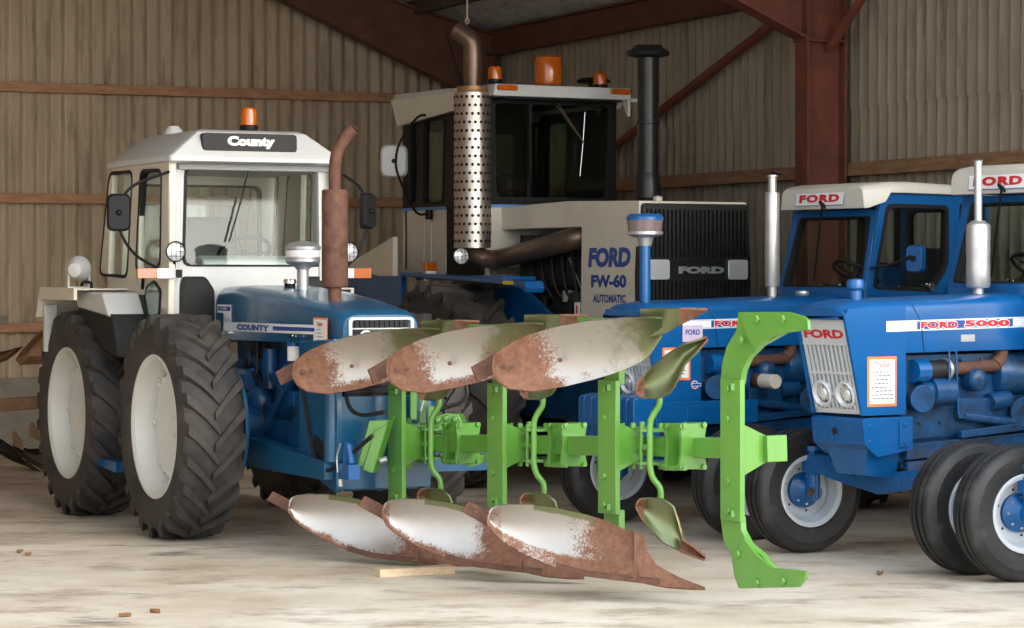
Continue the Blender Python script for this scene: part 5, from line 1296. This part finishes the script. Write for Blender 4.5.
# line between mouldboard and share runs along the bottom: share plate under the lower edge
mir = lambda pl: [(x, 894-y-1.5) for x, y in pl]
upT = [(494, 367), (495, 358), (498, 353), (505, 347), (513.5, 342), (528, 335.5), (556.5, 327), (590, 321), (623, 318.5), (650, 318), (662, 319)]
upB = [(494, 367), (495, 373), (499, 381), (508.7, 388.4), (532.6, 391.5), (566, 386), (595, 379), (620, 371.5), (640, 363), (650, 355), (662, 337)]
upsT = [(640, 309), (660, 308.5), (683, 309), (707, 310.5)]
upsB = [(640, 336), (652, 336), (666, 333), (686, 322), (707, 311.5)]
def dlow(t, h): return .16*(1-h)**2*(.35+.65*t)+.10*(1-t)*h*h*.9-.10*math.sin(pi*min(t, 1))*.6
def dup_(t, h): return dlow(t, 1-h)
def wl(k):
    def f(t, h):
        r = .2
        if k == 3: r = .18+.75*max(0, t-.45)/.5+(.35 if h < .25 else 0)+(.25 if t < .08 else 0)
        elif k == 2: r = .2+.9*max(0, t-.62)/.3+.9*max(0, .28-h)*2.0+(.3 if t < .05 else 0)
        else: r = .15+.9*max(0, .22-h)*3+.7*max(0, t-.75)/.25
        g = .75 if h > .9 and t > .3 else .0
        return min(1, r), g
    return f
def wu(k):
    def f(t, h):
        r = max(0, 1.0-t/.42)*(.75+.5*(1-h))+.12
        if k < 3: r = max(r, max(0, .3-h)*3.0*(1 if t < .6 else .4))
        if k < 3 and t > .6: r += .25
        if k == 3: r = max(0, 1.15-t/.42)+.2*(h < .2)+.1
        g = max(0, (t-.5)/.35)*.75+.2
        if k == 3: g = .2+.75*max(0, t-.4)
        return min(1, r), min(.9, g)
    return f
for k in (1, 2, 3):
    sh = step*(k-3)
    grp = None
    bo = board('mouldboard', lowT, lowB, 489, 637, sh, wl(k), dlow, YB)
    bu = board('mouldboard', upT, upB, 494, 662, sh, wu(k), dup_, YB)
    # share plates with long points
    board('share', shT, shB, 634, 704.7, sh+V(0, -.03, 0), lambda t, h: (.85, 0), lambda t, h: .06*(1-h), YB, 16, 6, .014, round_l=False)
    board('share', upsT, upsB, 640, 707, sh+V(0, -.03, 0), lambda t, h: (.30+.7*(t > .6), .7), lambda t, h: .06*h, YB, 16, 6, .014, round_l=False)
    # long share blade running under each mouldboard edge
    bT = [(585, 573), (637, 579), (690, 587)]; bB = [(560, 570.5), (585, 578), (614, 581.5), (650, 585), (690, 588.5)]
    mb = MB(rust); ln = [PW(x, y, YB(x)-.13)+sh for x, y in ((556, 566), (585, 574), (614, 577.5), (637, 580), (660, 582))]
    mb.loft([[p+V(0, -.01, .012), p+V(0, .01, .02), p+V(0, .012, -.014), p+V(0, -.01, -.014)] for p in ln]); mb.build('wear_strip', T)
    # tail pieces
    for lo, pts in ((True, [(489.5, 512), (468, 501), (461, 511), (488, 526)]), (False, [(497, 352), (471, 367), (477, 382), (500, 371)])):
        Yt = YB(480)+.06
        mb = MB(rust); q = [PW(x, y, Yt) for x, y in pts]; n_ = V(.25, -.95, .1).normalized()*.012
        q = [p+sh for p in q]; mb.loft([[p+n_ for p in q], [p-n_ for p in q]]); mb.build('tail_piece', T, bevel=.003)
    # plough bolts on the tail
    for (x, y) in ((504, 366.5), (514, 366), (560, 360)):
        mb = MB(rust); mb.bolt(PW(x, y, YB(x)-.045)+sh, (0, -1, 0), .015, .006); mb.build('bolt', bu)
def quad_uz(mb, c, pts, th, off=0.0):
    """pts (u,z) about c, thickness th along v"""
    mb.prism(pts, c, uh, UP, vh*(off-th/2), vh*(off+th/2))
RC = {}
for k in range(4):
    c = ST[k]; Y = (c+PO).y; s = 1.0
    mb = MB(green)
    hz = .385; hw = .088
    quad_uz(mb, c, [(-hw, -hz), (hw, -hz), (hw, hz), (-hw, hz)], .034)
    for sg in (-1, 1):
        for z in (.17, .335):
            mb.bolt(c-uh*.0+uh*(-.02)+V(0, 0, sg*z)-vh*.017, -vh, .022, .016)
        mb.box(-.012, .012, -.012, .012, -.02, .02, Matrix.Translation(c+uh*.03+V(0, 0, sg*.345)-vh*.022))
    mb.build('leg', T, bevel=.004)
    # leg extensions to the frogs
    if k < 3:
        for sg in (-1, 1):
            mb = MB(green); quad_uz(mb, c, [(-.07, sg*.36), (.075, sg*.36), (.085, sg*.62), (.16, sg*.735), (-.10, sg*.735), (-.085, sg*.6)], .045, .036)
            quad_uz(mb, c, [(-.26, sg*.745), (.20, sg*.745), (.22, sg*.715), (-.24, sg*.69)], .03, -.03)
            mb.build('frog', T, bevel=.004)
    # gusset plate behind the leg, set across the beam
    mb = MB(green); mb.prism([(0.01, .155), (.20, .075), (.20, -.075), (.01, -.155)], c+uh*.03, vh, UP, uh*-.011, uh*.011)
    mb.build('gusset', T, bevel=.003)
BO = vh*.25                                      # beam lies this far behind the legs
def at_u(k, du_, dz=0.0): return ST[0]+step*k+uh*du_+BO+UP*dz
# beam segments
mb = MB(green)
sl = step.normalized()
mb.beam(ST[0]+BO-sl*.05, ST[3]+BO+sl*.06, .11, .115)
mb.build('main_beam', T, bevel=.006)
mb = MB(green); e0 = ST[3]+BO+sl*.0; mb.beam(e0, e0+sl*.08, .14, .145); mb.build('beam_end', T, bevel=.004)
for k in range(3):
    c = ST[k]+BO
    # clamp: collars with bolts
    mb = MB(green)
    for sg in (-1, 1):
        mb.prism([(-.13, -.10), (.15, -.10), (.17, .02), (.10, .10), (-.10, .10)], c+V(0, 0, sg*.095), uh, -vh, UP*-.01, UP*.01)
        for (a, b) in ((-.09, -.05), (.10, -.05), (.0, .08)): mb.bolt(c+V(0, 0, sg*.105)+uh*a-vh*b, (0, 0, sg), .02, .03)
    for a in (-.09, .09): mb.tube([c+uh*a-vh*.085+V(0, 0, -.13), c+uh*a-vh*.085+V(0, 0, .13)], .012, 8)
    mb.beam(c-vh*.08+uh*-.14, c-vh*.08+uh*.14, .02, .03)
    mb.build('clamp', T, bevel=.003)
    # spool shaped hinge plates further along
    for dd, rr_ in ((.36, 1), ):
        h = c+sl*dd
        for q in (-.035, .10):
            mb = MB(green)
            prof = []
            for i in range(9):
                t = -1+i/4; prof.append((-.10-.0*t, 0))
            pts = [(-.10, .13), (-.085, .06), (-.08, 0), (-.085, -.06), (-.10, -.13), (.10, -.13), (.085, -.06), (.08, 0), (.085, .06), (.10, .13)]
            mb.prism(rq(pts, .015, 2), h+sl*q, vh, UP, sl*-.012, sl*.012)
            for sg in (-1, 1): mb.cyl(h+sl*(q-.02)-vh*.08+V(0, 0, sg*.115), h+sl*(q+.02)-vh*.08+V(0, 0, sg*.115), .02, 12)
            mb.build('hinge_plate', T, bevel=.003)
        for sg in (-1, 1):
            mb = MB(green); mb.tube([h-sl*.06+V(0, 0, sg*.12)-vh*.07, h+sl*.13+V(0, 0, sg*.12)-vh*.07], .016, 10); mb.build('hinge_pin', T)
            mb = MB(green); mb.tube([h-sl*.06+V(0, 0, sg*.12)+vh*.07, h+sl*.13+V(0, 0, sg*.12)+vh*.07], .016, 10); mb.build('hinge_pin', T)
    # skimmer stem with S bends
    mb = MB(green); b = c-vh*.11+uh*.02
    base = PW(650.5, 446.5, 15.36)+step*(k-2)
    pts = [(659.5, 396), (659, 405), (652.5, 416), (650, 425), (650, 447), (650, 466), (653, 478), (660, 488), (661, 500)]
    mb.tube(smooth_path([PW(x, y, 15.33)+step*(k-2) for x, y in pts], 5), .0185, 14); mb.build('skimmer_stem', T)
    for up in (0, 1):
        if up: tp = [(637, 391), (640, 381), (652, 368), (666.5, 355), (684, 345), (694, 342), (707, 338)]; bt = [(637, 391), (642, 397), (657, 398), (668, 394), (675, 385), (684, 364), (695, 353), (707, 339)]
        else: tp = [(637, 506), (640, 500), (650, 498.5), (664, 500), (673, 507), (678, 522), (682, 540), (694, 548), (705, 557.5)]; bt = [(637, 506), (642, 517), (652, 530), (664, 543), (684, 552), (705, 559.5)]
        board('skimmer', tp, bt, 637, tp[-1][0], step*(k-2), (lambda t, h: (.15+.9*(t > .93)+.5*(t < .1), .85)) if up else (lambda t, h: ((.8 if t > .6 or t < .12 else .1), .95)), lambda t, h: .05*math.sin(pi*h)*-1+.04*t, lambda x: 15.22-.0015*(x-650), 18, 8, .012)
# C shaped end arm with bolted point plates
def at_px(px, py, off=0.0):
    """point on the plane of the end leg (contains uh and up)"""
    c = ST[3]+PO-vh*off; e = V(0, 0, EYE); d = V((px-512)/FPX, 1, (HOR-py)/FPX); t = (c-e).dot(vh)/d.dot(vh); return e+d*t-PO
def plate(mb, pts, th, off=0.0):
    q = [at_px(x, y, off) for x, y in pts]; mb.loft([[p-vh*th/2 for p in q], [p+vh*th/2 for p in q]])
for arm, tri, bolts in ((
    [(723, 384), (743, 384), (745, 371), (751, 358), (763, 346), (786, 333), (790, 314), (741, 312), (739, 330), (729, 347), (724.5, 364)],
    [(741, 312), (790, 312), (804, 316), (809, 320), (810, 330), (786, 333), (772, 337), (757, 350), (750, 340), (744, 326)],
    [(757, 319), (783, 319), (741, 340)]),
    ([(723, 516), (743, 516), (744, 530), (751, 543), (766, 556), (775, 570), (762, 588), (741, 588), (737, 576), (734, 556), (726, 540)],
    [(734, 556), (745, 538), (758, 555), (773, 568), (807.5, 571), (806, 579), (800, 587), (741, 588.5), (737, 576)],
    [(738, 554), (757, 583), (783, 581)])):
    mb = MB(green); plate(mb, arm, .04, -.03); plate(mb, tri, .022, .012)
    for b in bolts: mb.bolt(at_px(*b, .025), -vh, .026, .016)
    mb.build('point_arm', T, bevel=.004)
# turnover headstock at the rear left
mb = MB(green)
q = [PW(x, y, 17.5) for x, y in ((368.7, 420.7), (388, 420), (372, 473), (357, 465))]
mb.loft([[p for p in q], [p+V(.04, .12, 0) for p in q]]); q2 = [PW(x, y, 17.48) for x, y in ((374, 430), (388, 424), (372.5, 474), (362, 470))]
mb.loft([[p for p in q2], [p+V(.02, .1, 0) for p in q2]]); mb.build('turnover_ram_guard', T, bevel=.01)
mb = MB(green); Y = 17.68
for (x0_, x1_, y0_, y1_, dy) in ((410, 417, 386, 420, 0), (419, 427, 386, 424, .07), (402, 470, 424, 434, .05), (404, 412, 418, 470, .08), (428, 434, 406, 470, -.05)):
    a = PW(x0_, y1_, Y+dy); b = PW(x1_, y0_, Y+dy); mb.box(a.x, b.x, a.y, a.y+.12, a.z, b.z)
q = [PW(x, y, Y) for x, y in ((432, 434), (436, 416), (447, 413), (458, 414), (463, 424), (466, 434))]; mb.loft([q, [p+V(.03, .12, 0) for p in q]])
q = [PW(x, y, Y) for x, y in ((449, 455), (484, 455), (481, 464), (470, 467), (455, 462))]; mb.loft([q, [p+V(.03, .12, 0) for p in q]])
for (x, y) in ((438, 420), (446, 418), (455, 419), (462, 428), (470, 430), (477, 431), (440, 428), (460, 461), (470, 461)): mb.bolt(PW(x, y, Y), (0, -1, 0), .024, .03)
mb.cyl(PW(455, 446, 17.85), PW(455, 446, 17.7), .12, 24)
mb.tube([PW(455, 436, Y), PW(455, 419, Y)], .02, 8)
mb.build('headstock', T, bevel=.006)
mb = MB(dark); mb.tube(smooth_path([PW(x, y, 17.7) for x, y in ((466, 384), (467, 395), (460, 403), (450, 406), (436, 411))]), .014, 8); mb.m(alu); mb.cyl(PW(424, 398, 17.68), PW(421, 411, 17.68), .014, 10); mb.cyl(PW(380, 461, 17.55), PW(387, 459, 17.55), .02, 10); mb.build('hose', T)
# timber under the plough
wd = mat('pale_timber', (.62, .47, .30), .7, var=.2, vscale=6, stretch=(1, 6, 6))
a = PW(377, 576, 16.55)+PO; b = PW(452, 570, 16.75)+PO
mb = MB(wd); a.z = b.z = .025; mb.beam(a-V(a.x, a.y, 0)+V(0, 0, 0), b-V(a.x, a.y, 0), .11, .05)
tag(mb.build('timber_block', loc=V(a.x, a.y, 0), bevel=.004), 'pale timber plank lying on the floor under the first plough body', 'plank')
# ------------------------------------------------------------------ old plough at the back wall
OP = V(-4.75, 25.3, 0)
old = empty('old_plough', OP, 0, 'old brown rusty plough by the back wall, partly hidden behind the rear wheel', 'plough')
orst = mat('brown_rusted_steel', (.22, .12, .06), .6, metal=.3, var=.35, vscale=5); drst = mat('dark_rusted_steel', (.075, .05, .035), .6, metal=.3, var=.35, vscale=5)
def OW(px, py, Y=25.3): return V((px-512)/FPX*Y, Y, max(.002, EYE-(py-HOR)/FPX*Y))-OP
def oboard(name, pts, mt, d=0.0, curve=.12):
    q = [OW(*p) for p in pts]; c = sum(q, V(0, 0, 0))/len(q); mb = MB(mt); n = len(q)
    R1 = [p+V(0, d, 0) for p in q]; mid = [c+(p-c)*.55+V(0, d+curve, 0) for p in q]
    vs = R1+mid+[c+V(0, d+curve*1.2, 0)]; fs = [(i, (i+1) % n, n+(i+1) % n, n+i) for i in range(n)]+[(n+i, n+(i+1) % n, 2*n) for i in range(n)]
    vs2 = [v+V(0, .015, 0) for v in vs]; m_ = len(vs)
    mb.add(vs+vs2, fs+[tuple(m_+i for i in reversed(f)) for f in fs]+[(i, m_+i, m_+(i+1) % n, (i+1) % n) for i in range(n)]); return mb.build(name, old)
oboard('mouldboard', [(15, 360), (20, 365), (45, 364), (62, 345), (60, 325), (46, 327), (35, 336), (22, 350)], orst)
oboard('mouldboard', [(-28, 362), (-10, 365), (5, 361), (16, 353), (22, 346), (8, 350), (-6, 353), (-24, 355)], orst, .06)
oboard('mouldboard', [(12, 444), (28, 449), (50, 448), (55, 478), (46, 477), (28, 462), (14, 452)], drst)
oboard('mouldboard', [(-30, 440), (-5, 436), (12, 448), (30, 470), (40, 478), (12, 462), (-10, 450)], drst, .06)
for (x, y) in ((12, 433), (29, 424)):
    mb = MB(orst); q = [OW(x, y, 25.25), OW(x+3, y-2, 25.25), OW(x+10, y+8, 25.25), OW(x+12, y+18, 25.25), OW(x+1, y+12, 25.25)]; mb.loft([q, [p+V(0, .02, 0) for p in q]]); mb.build('skimmer', old)
mb = MB(orst); mb.beam(OW(-40, 408, 25.6), OW(75, 400, 25.6), .12, .12)
for x in (50, -10): mb.beam(OW(x, 345, 25.45), OW(x, 470, 25.45), .08, .04)
for x in (50, -10): mb.beam(OW(x, 405, 25.6), OW(x, 405, 25.4), .1, .1)
mb.build('beam', old, bevel=.006)
# dull board standing on the rail
mb = MB(mat('grey_board', (.26, .22, .17), .8)); g0 = gable_wall(8, 322, .13); g1 = gable_wall(-40, 322, .13)
mb.beam(V(0, 0, 0), g1-g0, .03, .09); tag(mb.build('board', loc=g0+V(0, 0, .02), bevel=.003), 'dull grey board resting on the timber rail of the back wall', 'board')
# cord hanging from the roof
mb = MB(mat('pale_cord', (.45, .32, .22), .8)); c0 = V((467-512)/FPX*24, 24, 0)
rz_ = roof_z((c0-CORN).dot(gd.normalized()))
zl = EYE+(275-22)*24/FPX
mb.tube([V(0, 0, rz_-.0), V(.01, 0, (rz_+zl)/2), V(0, 0, zl+.05), V(.02, 0, zl), V(.0, 0, zl-.02), V(-.02, 0, zl+.01)], .008, 6)
mb.ball((0, 0, zl+.02), .018, 8)
tag(mb.build('cord', loc=c0), 'pale cord with a knotted end hanging from the roof above the tractors', 'cord')
# dead leaves
rr = random.Random(5); lf = None
for i, (px, py) in enumerate(((125, 617), (28, 556), (20, 553), (155, 613), (880, 575))):
    Y = EYE*FPX/(py-HOR); X = (px-512)/FPX*Y
    if lf is None:
        mb = MB(mat('dead_leaf', (.24, .12, .05), .8)); mb.grid(lambda a, b: ((a-.5)*.07, (b-.5)*.045*math.sin(pi*min(max(a, .04), .96)), .012+.02*(b-.5)**2*4), 8, 4, .002); lf = mb.build('leaf'); o = lf
    else: o = lf.copy(); COL.objects.link(o)
    o.location = (X, Y, -.010); o.rotation_euler = (0, 0, rr.random()*6)
    tag(o, 'small brown dead leaf lying on the concrete floor', 'leaf', 'dead leaves on the floor')
